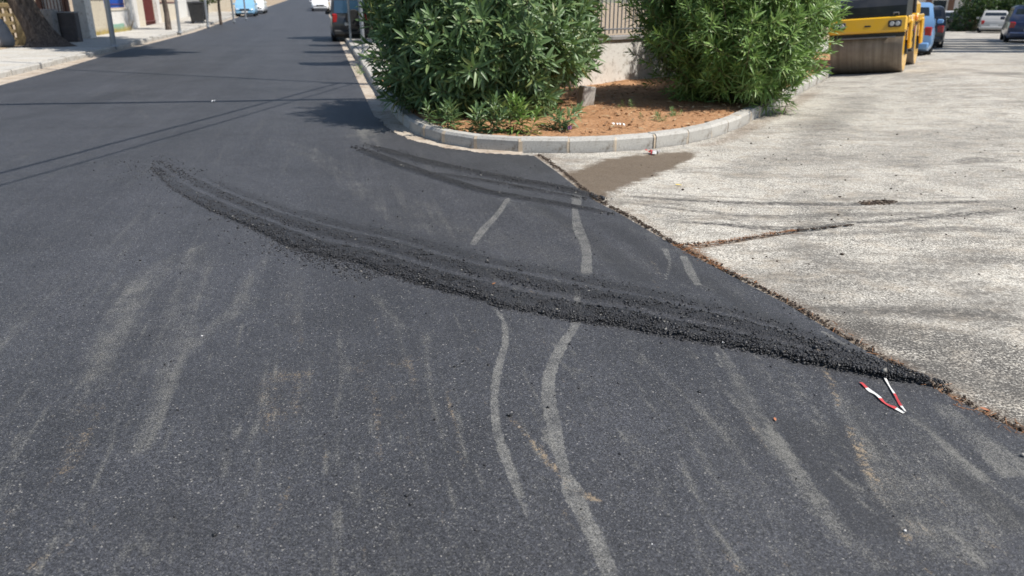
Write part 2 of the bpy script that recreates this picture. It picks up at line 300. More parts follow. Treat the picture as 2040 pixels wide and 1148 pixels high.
# ------------------------------------------------------------------ mesh helpers
class MB:
    def __init__(s): s.v = []; s.f = []; s.mi = []; s.mats = []
    def m(s, name):
        if name not in s.mats: s.mats.append(name)
        return s.mats.index(name)
    def add(s, vs, fs, mat=0):
        k = len(s.v); s.v += [tuple(p) for p in vs]; s.f += [tuple(i + k for i in f) for f in fs]; s.mi += [mat] * len(fs)
    def box(s, c, d, rot=None, bev=0.0):
        x, y, z = d[0] / 2, d[1] / 2, d[2] / 2
        if bev > 0:
            b = min(bev, x * .9, y * .9, z * .9); vs = []
            for sx in (-1, 1):
                for sy in (-1, 1):
                    for sz in (-1, 1):
                        vs += [(sx * (x - b), sy * (y - b), sz * z), (sx * (x - b), sy * y, sz * (z - b)), (sx * x, sy * (y - b), sz * (z - b))]
            bm = bmesh.new()
            for p in vs: bm.verts.new(p)
            bmesh.ops.convex_hull(bm, input=bm.verts[:]); bm.verts.index_update()
            bmesh.ops.dissolve_limit(bm, angle_limit=0.01, verts=bm.verts[:], edges=bm.edges[:]); bm.verts.index_update()
            V = [Vector(v.co) for v in bm.verts]; Fs = [[v.index for v in f.verts] for f in bm.faces]; bm.free()
        else:
            V = [Vector((sx * x, sy * y, sz * z)) for sx in (-1, 1) for sy in (-1, 1) for sz in (-1, 1)]
            Fs = [(0, 1, 3, 2), (4, 6, 7, 5), (0, 4, 5, 1), (2, 3, 7, 6), (0, 2, 6, 4), (1, 5, 7, 3)]
        if rot is not None: V = [rot @ p for p in V]
        s.add([p + Vector(c) for p in V], Fs)
    def tube(s, pts, rad, n=8, cap=True):
        pts = [Vector(p) for p in pts]; rad = rad if hasattr(rad, '__len__') else [rad] * len(pts); vs = []; fs = []
        up = Vector((0, 0, 1))
        for i, p in enumerate(pts):
            d = (pts[min(i + 1, len(pts) - 1)] - pts[max(i - 1, 0)]).normalized()
            a = d.cross(up if abs(d.z) < 0.95 else Vector((1, 0, 0))).normalized(); b = d.cross(a)
            for k in range(n):
                q = 2 * math.pi * k / n; vs.append(p + (a * math.cos(q) + b * math.sin(q)) * rad[i])
        for i in range(len(pts) - 1):
            for k in range(n):
                fs.append((i * n + k, i * n + (k + 1) % n, (i + 1) * n + (k + 1) % n, (i + 1) * n + k))
        if cap: fs += [tuple(range(n))[::-1], tuple(range((len(pts) - 1) * n, len(pts) * n))]
        s.add(vs, fs)
    def lathe(s, prof, axis='x', n=32, c=(0, 0, 0)):
        vs = []; fs = []
        for h, r in prof:
            for k in range(n):
                q = 2 * math.pi * k / n; a, b = r * math.cos(q), r * math.sin(q)
                vs.append({'x': (h, a, b), 'y': (a, h, b), 'z': (a, b, h)}[axis])
        for i in range(len(prof) - 1):
            for k in range(n): fs.append((i * n + k, i * n + (k + 1) % n, (i + 1) * n + (k + 1) % n, (i + 1) * n + k))
        if prof[0][1] > 1e-4: fs.append(tuple(range(n))[::-1])
        if prof[-1][1] > 1e-4: fs.append(tuple(range((len(prof) - 1) * n, len(prof) * n)))
        s.add([Vector(p) + Vector(c) for p in vs], fs)
    def loft(s, rings, cap=True):
        n = len(rings[0]); vs = [p for r in rings for p in r]; fs = []
        for i in range(len(rings) - 1):
            for k in range(n): fs.append((i * n + k, i * n + (k + 1) % n, (i + 1) * n + (k + 1) % n, (i + 1) * n + k))
        if cap: fs += [tuple(range(n))[::-1], tuple(range((len(rings) - 1) * n, len(rings) * n))]
        s.add(vs, fs)
    def mesh(s, name, mat, smooth=False):
        me = bpy.data.meshes.new(name); me.from_pydata(s.v, [], s.f)
        bm = bmesh.new(); bm.from_mesh(me); bmesh.ops.recalc_face_normals(bm, faces=bm.faces[:]); bm.to_mesh(me); bm.free()
        for k in ([mat] if isinstance(mat, str) else mat): me.materials.append(MATS[k])
        if smooth:
            me.polygons.foreach_set('use_smooth', [True] * len(me.polygons)); me.set_sharp_from_angle(angle=math.radians(40))
        return me
    def obj(s, name, mat, parent=None, smooth=False, loc=None): return link(name, s.mesh(name, mat, smooth), parent, loc)
def link(name, me, parent=None, loc=None):
    o = bpy.data.objects.new(name, me); COL.objects.link(o); o.parent = parent
    if loc is not None: o.location = loc
    return o
def tag(o, label=None, cat=None, group=None, kind=None):
    if label: o['label'] = label
    if cat: o['category'] = cat
    if group: o['group'] = group
    if kind: o['kind'] = kind
    return o
def empty(name, loc=(0, 0, 0), rz=0.0):
    o = bpy.data.objects.new(name, None); COL.objects.link(o); o.location = loc; o.rotation_euler = (0, 0, rz); o.empty_display_size = 0.1; return o
def at(p, lift=0.0): return (float(p[0]), float(p[1]), float(gz(p[0], p[1])) + lift)
def npmesh(name, V, Fq, mat, attrs=None, smooth=False):
    me = bpy.data.meshes.new(name); k = Fq.shape[1]; nf = len(Fq)
    me.vertices.add(len(V)); me.vertices.foreach_set('co', np.ascontiguousarray(V, np.float32).ravel())
    me.loops.add(nf * k); me.loops.foreach_set('vertex_index', np.ascontiguousarray(Fq, np.int32).ravel())
    me.polygons.add(nf); me.polygons.foreach_set('loop_start', np.arange(0, nf * k, k, dtype=np.int32))
    me.update(calc_edges=True); me.validate()
    for m in ([mat] if isinstance(mat, str) else mat): me.materials.append(MATS[m])
    if smooth: me.polygons.foreach_set('use_smooth', np.ones(len(me.polygons), bool))
    for n, a in (attrs or {}).items():
        at_ = me.attributes.new(n, 'FLOAT', 'POINT'); at_.data.foreach_set('value', np.ascontiguousarray(a, np.float32))
    return me

# ------------------------------------------------------------------ distances to strokes
def seg_dist(P, pts, ws):
    best = np.full(len(P), 1e9); bw = np.zeros(len(P)); bt = np.zeros(len(P)); n = len(pts) - 1
    for i in range(n):
        a, b = pts[i], pts[i + 1]; d = b - a; L = d @ d + 1e-12
        t = np.clip(((P - a) @ d) / L, 0, 1); q = a + t[:, None] * d; r = np.hypot(*(P - q).T)
        w = ws[i] * (1 - t) + ws[i + 1] * t; sc = r - w
        k = sc < best; best[k] = sc[k]; bw[k] = w[k]; bt[k] = (i + t[k]) / n
    return best, bw, bt                                   # signed distance outside the half-width
def smooth_px(pts, n=6):
    P = np.array(pts, float)
    if len(P) < 3: return P
    out = []
    Q = np.vstack([2 * P[0] - P[1], P, 2 * P[-1] - P[-2]])
    for i in range(1, len(Q) - 2):
        for t in np.linspace(0, 1, n, endpoint=False):
            p0, p1, p2, p3 = Q[i - 1], Q[i], Q[i + 1], Q[i + 2]
            out.append(0.5 * ((2 * p1) + (-p0 + p2) * t + (2 * p0 - 5 * p1 + 4 * p2 - p3) * t * t + (-p0 + 3 * p1 - 3 * p2 + p3) * t ** 3))
    out.append(P[-1]); return np.array(out)
def stroke(P, px, w, soft, inten, ends=0.12, prof=None):
    pts = GP(smooth_px(px, 4)); ws = np.interp(np.linspace(0, 1, len(pts)), np.linspace(0, 1, len(w)), w) if hasattr(w, '__len__') else np.full(len(pts), w)
    R = max(ws) + soft; lo = pts.min(0) - R; hi = pts.max(0) + R; out = np.zeros(len(P))
    k = np.where(np.all((P > lo) & (P < hi), 1))[0]
    if len(k):
        sd, bw, bt = seg_dist(P[k], pts, ws)
        val = sst(soft, -min(ws) * 0.6, sd) * inten
        if ends: val *= sst(0, ends, bt) * sst(1, 1 - ends, bt)
        if prof is not None: val = val * np.interp(bt, np.linspace(0, 1, len(prof)), prof)
        out[k] = val
    return out
def sdist(P, px, w):
    pts = GP(smooth_px(px, 5)); ws = np.interp(np.linspace(0, 1, len(pts)), np.linspace(0, 1, len(w)), w)
    R = 0.3; lo = pts.min(0) - R; hi = pts.max(0) + R; out = np.full(len(P), -0.3)
    k = np.where(np.all((P > lo) & (P < hi), 1))[0]
    if len(k): out[k] = -np.clip(seg_dist(P[k], pts, ws)[0], -0.3, 0.3)
    return out
def poly_sd(P, poly):                                     # >0 inside; also nearest boundary point
    n = len(poly); best = np.full(len(P), 1e18); near = np.zeros_like(P); ins = np.zeros(len(P), bool)
    for i in range(n):
        a, b = poly[i], poly[(i + 1) % n]; d = b - a
        t = np.clip(((P - a) @ d) / (d @ d + 1e-12), 0, 1); q = a + t[:, None] * d; r = ((P - q) ** 2).sum(1)
        k = r < best; best[k] = r[k]; near[k] = q[k]
        c = ((a[1] > P[:, 1]) != (b[1] > P[:, 1]))
        xi = a[0] + (P[:, 1] - a[1]) * d[0] / (d[1] if abs(d[1]) > 1e-12 else 1e-12)
        ins ^= c & (P[:, 0] < xi)
    return np.where(ins, 1, -1) * np.sqrt(best), near
def graded(lo, hi, c0, c1, step, g):
    mid = list(np.arange(c0, c1, step)); r = []; x, s = c1, step
    while x < hi: r.append(x); s *= g; x += s
    r.append(hi); l = []; x, s = c0, step
    while x > lo:
        s *= g; x -= s; l.append(x)
    return np.array(l[::-1] + mid + r)
def grid_sheet(poly, ea, eb, ga, gb, z0):
    A, B = np.meshgrid(ga, gb, indexing='ij'); na, nb = A.shape
    P = (A.ravel()[:, None] * ea + B.ravel()[:, None] * eb)
    sd, near = poly_sd(P, poly)
    sa = np.gradient(ga); sb = np.gradient(gb)
    loc = np.minimum(np.repeat(sa, nb), np.tile(sb, na)); loc2 = np.maximum(np.repeat(sa, nb), np.tile(sb, na))
    sp = np.abs(sd) < 0.62 * loc; P[sp] = near[sp]; inside = (sd > 0) | sp
    idx = np.arange(na * nb).reshape(na, nb)
    Fq = np.stack([idx[:-1, :-1], idx[1:, :-1], idx[1:, 1:], idx[:-1, 1:]], -1).reshape(-1, 4)
    keep = inside[Fq].all(1); Fq = Fq[keep]
    used = np.unique(Fq); re = np.full(na * nb, -1); re[used] = np.arange(len(used))
    P = P[used]; Fq = re[Fq]
    # counter-clockwise as seen from above
    a, b, c = P[Fq[:, 0]], P[Fq[:, 1]], P[Fq[:, 2]]
    if np.median((b - a)[:, 0] * (c - a)[:, 1] - (b - a)[:, 1] * (c - a)[:, 0]) < 0: Fq = Fq[:, ::-1]
    return P, Fq
def vnoise(P, sc, seed=0):                                # cheap value noise
    q = P * sc; i = np.floor(q).astype(int); f = q - i; f = f * f * (3 - 2 * f)
    def h(a, b): 
        k = (a * 374761393 + b * 668265263 + seed * 974711) & 0x7fffffff; k = (k ^ (k >> 13)) * 1274126177 & 0x7fffffff; return (k & 0xffff) / 65535.0
    a = h(i[:, 0], i[:, 1]); b = h(i[:, 0] + 1, i[:, 1]); c = h(i[:, 0], i[:, 1] + 1); d = h(i[:, 0] + 1, i[:, 1] + 1)
    return (a * (1 - f[:, 0]) + b * f[:, 0]) * (1 - f[:, 1]) + (c * (1 - f[:, 0]) + d * f[:, 0]) * f[:, 1]

# ------------------------------------------------------------------ lines of the place
BL, BR = -6.85, 0.87                                       # kerb faces of the left road (lateral)
SEAM = [(1062, 311), (1110, 345), (1180, 400), (1240, 432), (1290, 462), (1340, 492), (1440, 545), (1560, 606), (1700, 690), (1830, 760), (1900, 800), (2040, 870)]
seam = GP(SEAM)
corner_px = [(745, 190), (790, 236), (830, 268), (900, 291), (1000, 302), (1083, 304), (1180, 303), (1278, 297), (1365, 286), (1430, 270), (1500, 240)]
kc = [AB(a, BR) for a in np.arange(200, 16, -4)] + [AB(15.2, BR)] + list(GP(corner_px)[1:]) + [SDp(s, 0) for s in (2, 4, 6, 8, 12, 20, 40, 70)]
KC = smooth_px(kc, 6)                                     # kerb face line, far left road -> corner -> far right street
gut = GP([(640, 32), (672, 82), (692, 125), (712, 165), (733, 215), (765, 250), (800, 272), (850, 287), (930, 302), (1000, 309)])
gd = np.r_[0, np.cumsum(np.hypot(*np.diff(gut, axis=0).T))]; gs = np.arange(60, gd[-1], .16)
gut = np.vstack([gut[:1], [AB(40, BR - .25)], np.c_[np.interp(gs, gd, gut[:, 0]), np.interp(gs, gd, gut[:, 1])] + np.random.default_rng(5).normal(0, .028, (len(gs), 2))])
asph_poly = np.vstack([
    [AB(230, BL + 0.3), AB(230, BR - 0.25), AB(120, BR - 0.25), AB(60, BR - 0.25)], gut[1:], seam,
    [[2.6, 0.9], [3.2, -1.5]], [AB(-3.5, BL + 0.55), AB(14, BL + 0.55), AB(22, BL + 0.5), AB(27, BL + 0.30), AB(45, BL + 0.30)]])

# ---------- terrain
def terrain():
    ga = np.concatenate([[-400, -100, -40], np.arange(-20, 120, 2.0), [140, 170, 210, 300, 500]]); A, B = np.meshgrid(ga, ga, indexing='ij')
    P = np.c_[A.ravel(), B.ravel()]; n = len(ga); i = np.arange(n * n).reshape(n, n)
    Fq = np.stack([i[:-1, :-1], i[1:, :-1], i[1:, 1:], i[:-1, 1:]], -1).reshape(-1, 4)
    me = npmesh('ground', np.c_[P, gz(P[:, 0], P[:, 1]) - 0.10], Fq, 'dry_ground'); tag(link('ground', me), kind='structure')
terrain()

# ---------- fresh asphalt
BERM = [  # (used for scattering the loose crumbs) px spine, half width, soft, height, intensity
    ([(325, 372), (450, 425), (600, 490), (760, 541), (960, 597), (1200, 641), (1500, 701), (1780, 754), (1885, 778)], [.16, .19, .17, .15, .14, .135, .11, .09, .03], .07, .034, 1.0),
    ([(325, 318), (450, 380), (600, 440), (800, 505), (1000, 556), (1200, 600), (1400, 636), (1600, 680), (1760, 722)], [.19, .20, .18, .16, .15, .14, .12, .10, .03], .08, .026, 0.92),
    ([(420, 390), (640, 465), (900, 540), (1150, 600), (1400, 650), (1640, 702)], [.12, .16, .17, .17, .15, .08], .10, .010, 0.62),
    ([(860, 468), (1000, 508), (1150, 538), (1300, 572), (1480, 610), (1640, 660)], [.05, .06, .07, .08, .07, .03], .06, .012, 0.7),
    ([(700, 292), (800, 332), (950, 380), (1060, 402), (1150, 417), (1225, 432)], [.07, .07, .06, .06, .05, .03], .04, .018, 1.0),
    ([(720, 288), (850, 325), (1000, 356), (1120, 378), (1205, 402)], [.07, .09, .08, .09, .06], .06, .012, 0.9),
    ([(840, 345), (960, 362), (1080, 384), (1170, 400)], [.04, .05, .05, .03], .05, .010, 0.6)]
WLOW = [(300, 338), (345, 383), (420, 424), (500, 458), (580, 498), (640, 514), (700, 524), (760, 546), (830, 569), (900, 588), (970, 607), (1000, 620), (1080, 632), (1150, 646), (1240, 657), (1330, 676), (1430, 693), (1550, 717), (1650, 738), (1750, 758), (1830, 769), (1885, 781)]
WUP = [(318, 302), (350, 312), (420, 346), (500, 380), (600, 416), (700, 440), (800, 458), (900, 486), (1000, 512), (1150, 538), (1200, 550), (1300, 570), (1400, 594), (1500, 618), (1600, 652), (1700, 692), (1760, 722), (1870, 772)]
BPROF = [.45, .6, .66, .72, .85, 1, 1, 1, .9]
def asphalt():
    ga = graded(-3.0, 230, 1.6, 6.5, 0.022, 1.014); gb = graded(-7.0, 6.5, -2.6, 3.4, 0.022, 1.03)
    P, Fq = grid_sheet(asph_poly, RD, RN, ga, gb, 0)
    n = len(P); dust = np.zeros(n); tan = np.zeros(n); dark = np.zeros(n); berm = np.zeros(n); trail = np.full(n, -0.3); H = np.zeros(n)
    def D(px, w, soft, i, ends=.12): np.maximum(dust, stroke(P, px, w, soft, i, ends), out=dust)
    def T(px, w, soft, i, ends=.12): np.maximum(tan, stroke(P, px, w, soft, i, ends), out=tan)
    def K(px, w, soft, i, ends=.12): np.maximum(dark, stroke(P, px, w, soft, i, ends), out=dark)
    # left fan of dried slurry
    D([(432, 478), (340, 530), (275, 570), (235, 650), (200, 730), (165, 795)], [.02, .08, .12, .07, .05, .03], .10, .42)
    D([(420, 490), (370, 540), (330, 620), (280, 690)], [.05, .12, .16, .08], .14, .30)
    D([(440, 478), (400, 560), (370, 640), (345, 700), (325, 790), (285, 880), (225, 950)], [.02, .03, .045, .07, .03, .04, .04], .05, .40)
    D([(352, 655), (352, 720)], [.07, .08], .12, .36)
    D([(545, 497), (500, 560), (470, 620), (400, 680), (350, 710)], [.03, .03, .05, .04, .05], .05, .36)
    D([(158, 803), (240, 752), (292, 718)], .012, .025, .55)
    D([(262, 560), (345, 520), (430, 478)], .012, .03, .45)
    D([(205, 505), (130, 600), (60, 700), (20, 800)], [.10, .16, .14, .10], .20, .20)
    D([(340, 420), (250, 470), (170, 540), (90, 640)], [.10, .14, .16, .10], .22, .20)
    D([(575, 520), (570, 600), (580, 660)], .05, .08, .22)
    # tan smears
    T([(600, 735), (570, 770), (555, 830), (555, 880)], [.05, .10, .06, .01], .07, .40)
    T([(700, 750), (770, 730), (860, 720)], [.02, .08, .04], .08, .32)
    T([(735, 765), (752, 830), (755, 935)], [.02, .010, .006], .02, .55)
    T([(765, 760), (795, 830), (812, 885)], [.02, .010, .006], .02, .42)
    T([(820, 720), (830, 780), (840, 830)], .012, .03, .35)
    T([(190, 800), (165, 850), (150, 900), (120, 972)], [.05, .04, .03, .012], .05, .42)
    T([(90, 1110), (60, 1148)], .02, .03, .4)
    T([(740, 955), (760, 1020)], .008, .02, .3); T([(800, 960), (830, 1080)], .008, .02, .38); T([(880, 1020), (885, 1060)], .006, .015, .4)
    T([(1012, 833), (1060, 885), (1110, 945), (1150, 985), (1195, 1005)], [.006, .012, .010, .02, .008], .014, .8, .02)
    T([(560, 560), (590, 660), (600, 720)], .02, .05, .22)
    # pale arcs beyond the windrow
    D([(560, 290), (640, 325), (710, 375), (780, 430), (850, 478)], [.05, .06, .07, .08, .04], .10, .36)
    D([(660, 335), (760, 385), (860, 440), (950, 470), (1060, 500), (1180, 545)], [.12, .16, .18, .20, .15, .08], .20, .26)
    D([(960, 380), (1060, 430), (1140, 470), (1240, 520), (1330, 560)], [.04, .10, .12, .12, .06], .12, .28)
    D([(1240, 440), (1330, 500), (1420, 570), (1500, 600)], [.05, .08, .10, .05], .08, .30)
    D([(640, 500), (760, 612), (860, 702)], .012, .025, .42); D([(700, 560), (790, 640), (900, 730)], .05, .10, .20)
    D([(890, 395), (960, 420), (985, 460)], .05, .10, .25)
    D([(480, 280), (540, 280), (620, 300), (700, 345)], [.02, .03, .05, .05], .06, .30)
    D([(275, 215), (300, 245)], .025, .04, .35, .3); D([(270, 150), (262, 180), (285, 225)], .02, .04, .3); D([(430, 252), (450, 258)], .03, .05, .3, .3)
    D([(700, 285), (740, 262), (770, 252)], [.05, .22, .15], .15, .55, .25); D([(715, 250), (735, 275), (745, 300)], [.1, .2, .05], .18, .40)
    # dark rubbed bands
    K([(1050, 400), (1150, 460), (1240, 530), (1300, 575)], [.03, .05, .07, .05], .07, .65); K([(1190, 440), (1260, 480), (1340, 540), (1440, 580)], .06, .08, .55)
    K([(0, 246), (110, 222), (200, 200), (255, 186), (330, 176)], [.12, .12, .14, .16, .08], .18, .42)
    K([(0, 190), (60, 178), (150, 158)], .12, .2, .35); K([(60, 170), (180, 150), (300, 128)], .08, .25, .25)
    K([(860, 300), (960, 303), (1060, 322), (1110, 350)], [.06, .12, .16, .1], .1, .42)
    # right foreground
    D([(1350, 680), (1420, 760), (1500, 850), (1560, 930), (1620, 1020), (1720, 1148)], [.02, .02, .015, .01, .01, .01], .02, .40)
    D([(1522, 840), (1560, 900), (1600, 960), (1660, 1040), (1765, 1160)], [.010, .032, .026, .034, .034], .010, .62, .05)
    D([(1430, 700), (1475, 780), (1525, 850)], [.015, .02, .015], .03, .36); D([(1500, 720), (1580, 800), (1660, 900)], .06, .08, .22)
    D([(1250, 690), (1330, 765), (1440, 870), (1540, 1000), (1640, 1148)], [.012, .012, .012, .01, .01], .022, .42)
    D([(1300, 760), (1400, 850), (1500, 960), (1560, 1060)], .10, .14, .22)
    D([(1665, 740), (1700, 830), (1760, 900), (1830, 990), (1890, 1080), (1930, 1150)], [.02, .05, .09, .15, .12, .10], .06, .46)
    D([(1790, 820), (1850, 900), (1930, 1000), (2040, 1110)], [.05, .09, .10, .08], .04, .40); D([(1820, 990), (1880, 1010)], [.14, .12], .12, .40)
    D([(1805, 832), (1880, 890), (1950, 950), (2045, 1020)], [.01, .014, .016, .012], .014, .68, .03)
    D([(1860, 800), (1930, 860), (2040, 950)], [.03, .05, .06], .05, .42); D([(1960, 880), (2000, 920), (2045, 960)], [.03, .07, .08], .04, .62)
    D([(1865, 1035), (1900, 1070), (1930, 1110), (1965, 1150)], [.005, .011, .010, .009], .008, .85, .03)
    D([(1700, 780), (1740, 880), (1790, 980)], .008, .012, .5)
    T([(1620, 678), (1640, 730), (1662, 785), (1672, 818)], [.006, .007, .009, .005], .008, .9, .05)
    T([(1688, 850), (1705, 890), (1722, 930), (1750, 970)], [.004, .011, .009, .010], .008, 1.0, .05)
    T([(1800, 1070), (1818, 1100)], [.006, .012], .008, .9, .1); T([(1845, 1140), (1850, 1150)], .01, .01, .8, 0)
    T([(1690, 850), (1740, 940), (1800, 1020), (1830, 1100)], [.02, .05, .08, .06], .05, .26)
    T([(1840, 770), (1920, 815), (2050, 890)], [.03, .04, .05], .04, .26, .05)
    K([(1880, 930), (1950, 990), (2045, 1070)], [.02, .05, .06], .03, .65); K([(1690, 800), (1740, 890), (1800, 980)], .016, .02, .6)
    K([(1590, 830), (1640, 900), (1720, 1000), (1800, 1090)], [.08, .12, .10, .06], .10, .42); K([(1400, 560), (1500, 620), (1600, 660)], .05, .05, .5)
    K([(250, 1000), (330, 1060), (300, 1120)], .10, .15, .40)
    # crisp pale trails
    for px, w in (([(960, 590), (985, 618), (1004, 650), (1006, 690), (993, 735), (985, 790), (988, 850), (1003, 905), (1026, 965), (1046, 1020), (1058, 1050)], [.014, .014, .018, .022, .024, .023, .022, .026, .022, .012, .002]),
                  ([(1150, 590), (1149, 645), (1122, 690), (1096, 745), (1093, 800), (1104, 850), (1112, 900), (1128, 950), (1142, 985), (1160, 1030), (1186, 1080), (1215, 1150)], [.02, .026, .034, .036, .036, .038, .032, .022, .05, .032, .036, .032]),
                  ([(1012, 400), (990, 432), (962, 462), (943, 490)], [.03, .03, .04, .03]),
                  ([(1145, 420), (1152, 460), (1168, 500), (1168, 550)], [.03, .05, .04, .045]),
                  ([(1150, 385), (1148, 410)], [.05, .05]),
                  ([(1325, 500), (1334, 530), (1324, 562)], [.03, .012, .012]), ([(1362, 515), (1375, 545), (1390, 570)], [.03, .035, .025]),
                  ([(1078, 835), (1098, 826)], [.010, .012]), ([(1130, 815), (1142, 822)], [.012, .006]), ([(1125, 848), (1150, 850)], [.006, .002]),
                  ([(1425, 705), (1436, 735)], [.010, .016]), ([(1640, 665), (1690, 700)], [.02, .02])):
        np.maximum(trail, sdist(P, px, [x * .84 for x in w]), out=trail)
    lo, up = GP(WLOW), GP(WUP); bsd, _ = poly_sd(P, np.vstack([lo, up[::-1]])); bsd = np.clip(bsd, -.4, .4)
    near = np.where(bsd > -.35)[0]; bw = np.zeros(n); blon = np.zeros(n)
    dl, _, tl = seg_dist(P[near], lo, np.zeros(len(lo))); du, _, _ = seg_dist(P[near], up, np.zeros(len(up))); ll = np.r_[0, np.cumsum(np.hypot(*np.diff(lo, axis=0).T))]
    bw[near] = dl / (dl + du + 1e-9); blon[near] = np.interp(tl * (len(lo) - 1), np.arange(len(lo)), ll)
    prof = np.interp(bw, [0, .05, .16, .27, .34, .40, .50, .58, .66, .73, .85, 1], [0.1, .75, 1, .8, .35, .75, .85, .7, .3, .45, .3, 0]) * sst(-.01, .03, bsd) * np.interp(blon, [0, .8, 2.5, 5], [.03, .15, .6, 1])
    H = np.maximum(H, prof * .036)
    for px, w, soft, h, i in BERM[4:]:
        b = stroke(P, px, [x * 1.05 for x in w], soft * .6, 1.0, .10); np.maximum(berm, b * i, out=berm); np.maximum(H, b * h, out=H)
    # faint scratches left by wheels and brushes
    rs = random.Random(3)
    for k in range(260):
        u = rs.uniform(40, 2000); v = rs.uniform(470, 1080); L_ = rs.uniform(60, 380); sl_ = np.interp(u, [100, 400, 750, 1100, 1500, 1900], [-.75, -.5, .10, .45, .72, 1.0]) + rs.gauss(0, .05)
        if u > np.interp(v, [490, 690, 870], [1330, 1690, 2030]): continue
        bend = rs.uniform(-.12, .12) * L_
        q_ = [(u, v), (u + sl_ * L_ * .5 + bend, v + L_ * .5), (u + sl_ * L_, v + L_)]
        (D if rs.random() < .8 else T)(q_, rs.choice([.002, .003, .003, .005, .008]), rs.choice([.006, .010, .02]), rs.uniform(.25, .60), .3)
    rough = vnoise(P, 24, 1) * .6 + vnoise(P, 55, 2) * .4
    bern = berm * np.clip(0.35 + 1.3 * vnoise(P, 7, 3), 0, 1)
    crisp = sst(0.12, 0.5, berm + (vnoise(P, 30, 5) - .5) * .30 + (vnoise(P, 9, 6) - .5) * .22)
    Z = gz(P[:, 0], P[:, 1]) + 0.012 + H * (0.45 + 0.8 * rough) + (vnoise(P, 1.3, 9) - .5) * 0.006
    me = npmesh('asphalt_road', np.c_[P, Z], Fq, 'fresh_asphalt', dict(dust=dust, tan=tan, dark=dark, berm=crisp * np.clip(berm * (.55 + .9 * vnoise(P, 11, 8)) * 1.1, 0, 1), trail=trail, bsd=bsd, bw=bw, blon=blon), True)
    tag(link('asphalt_road', me), kind='structure')
asphalt()

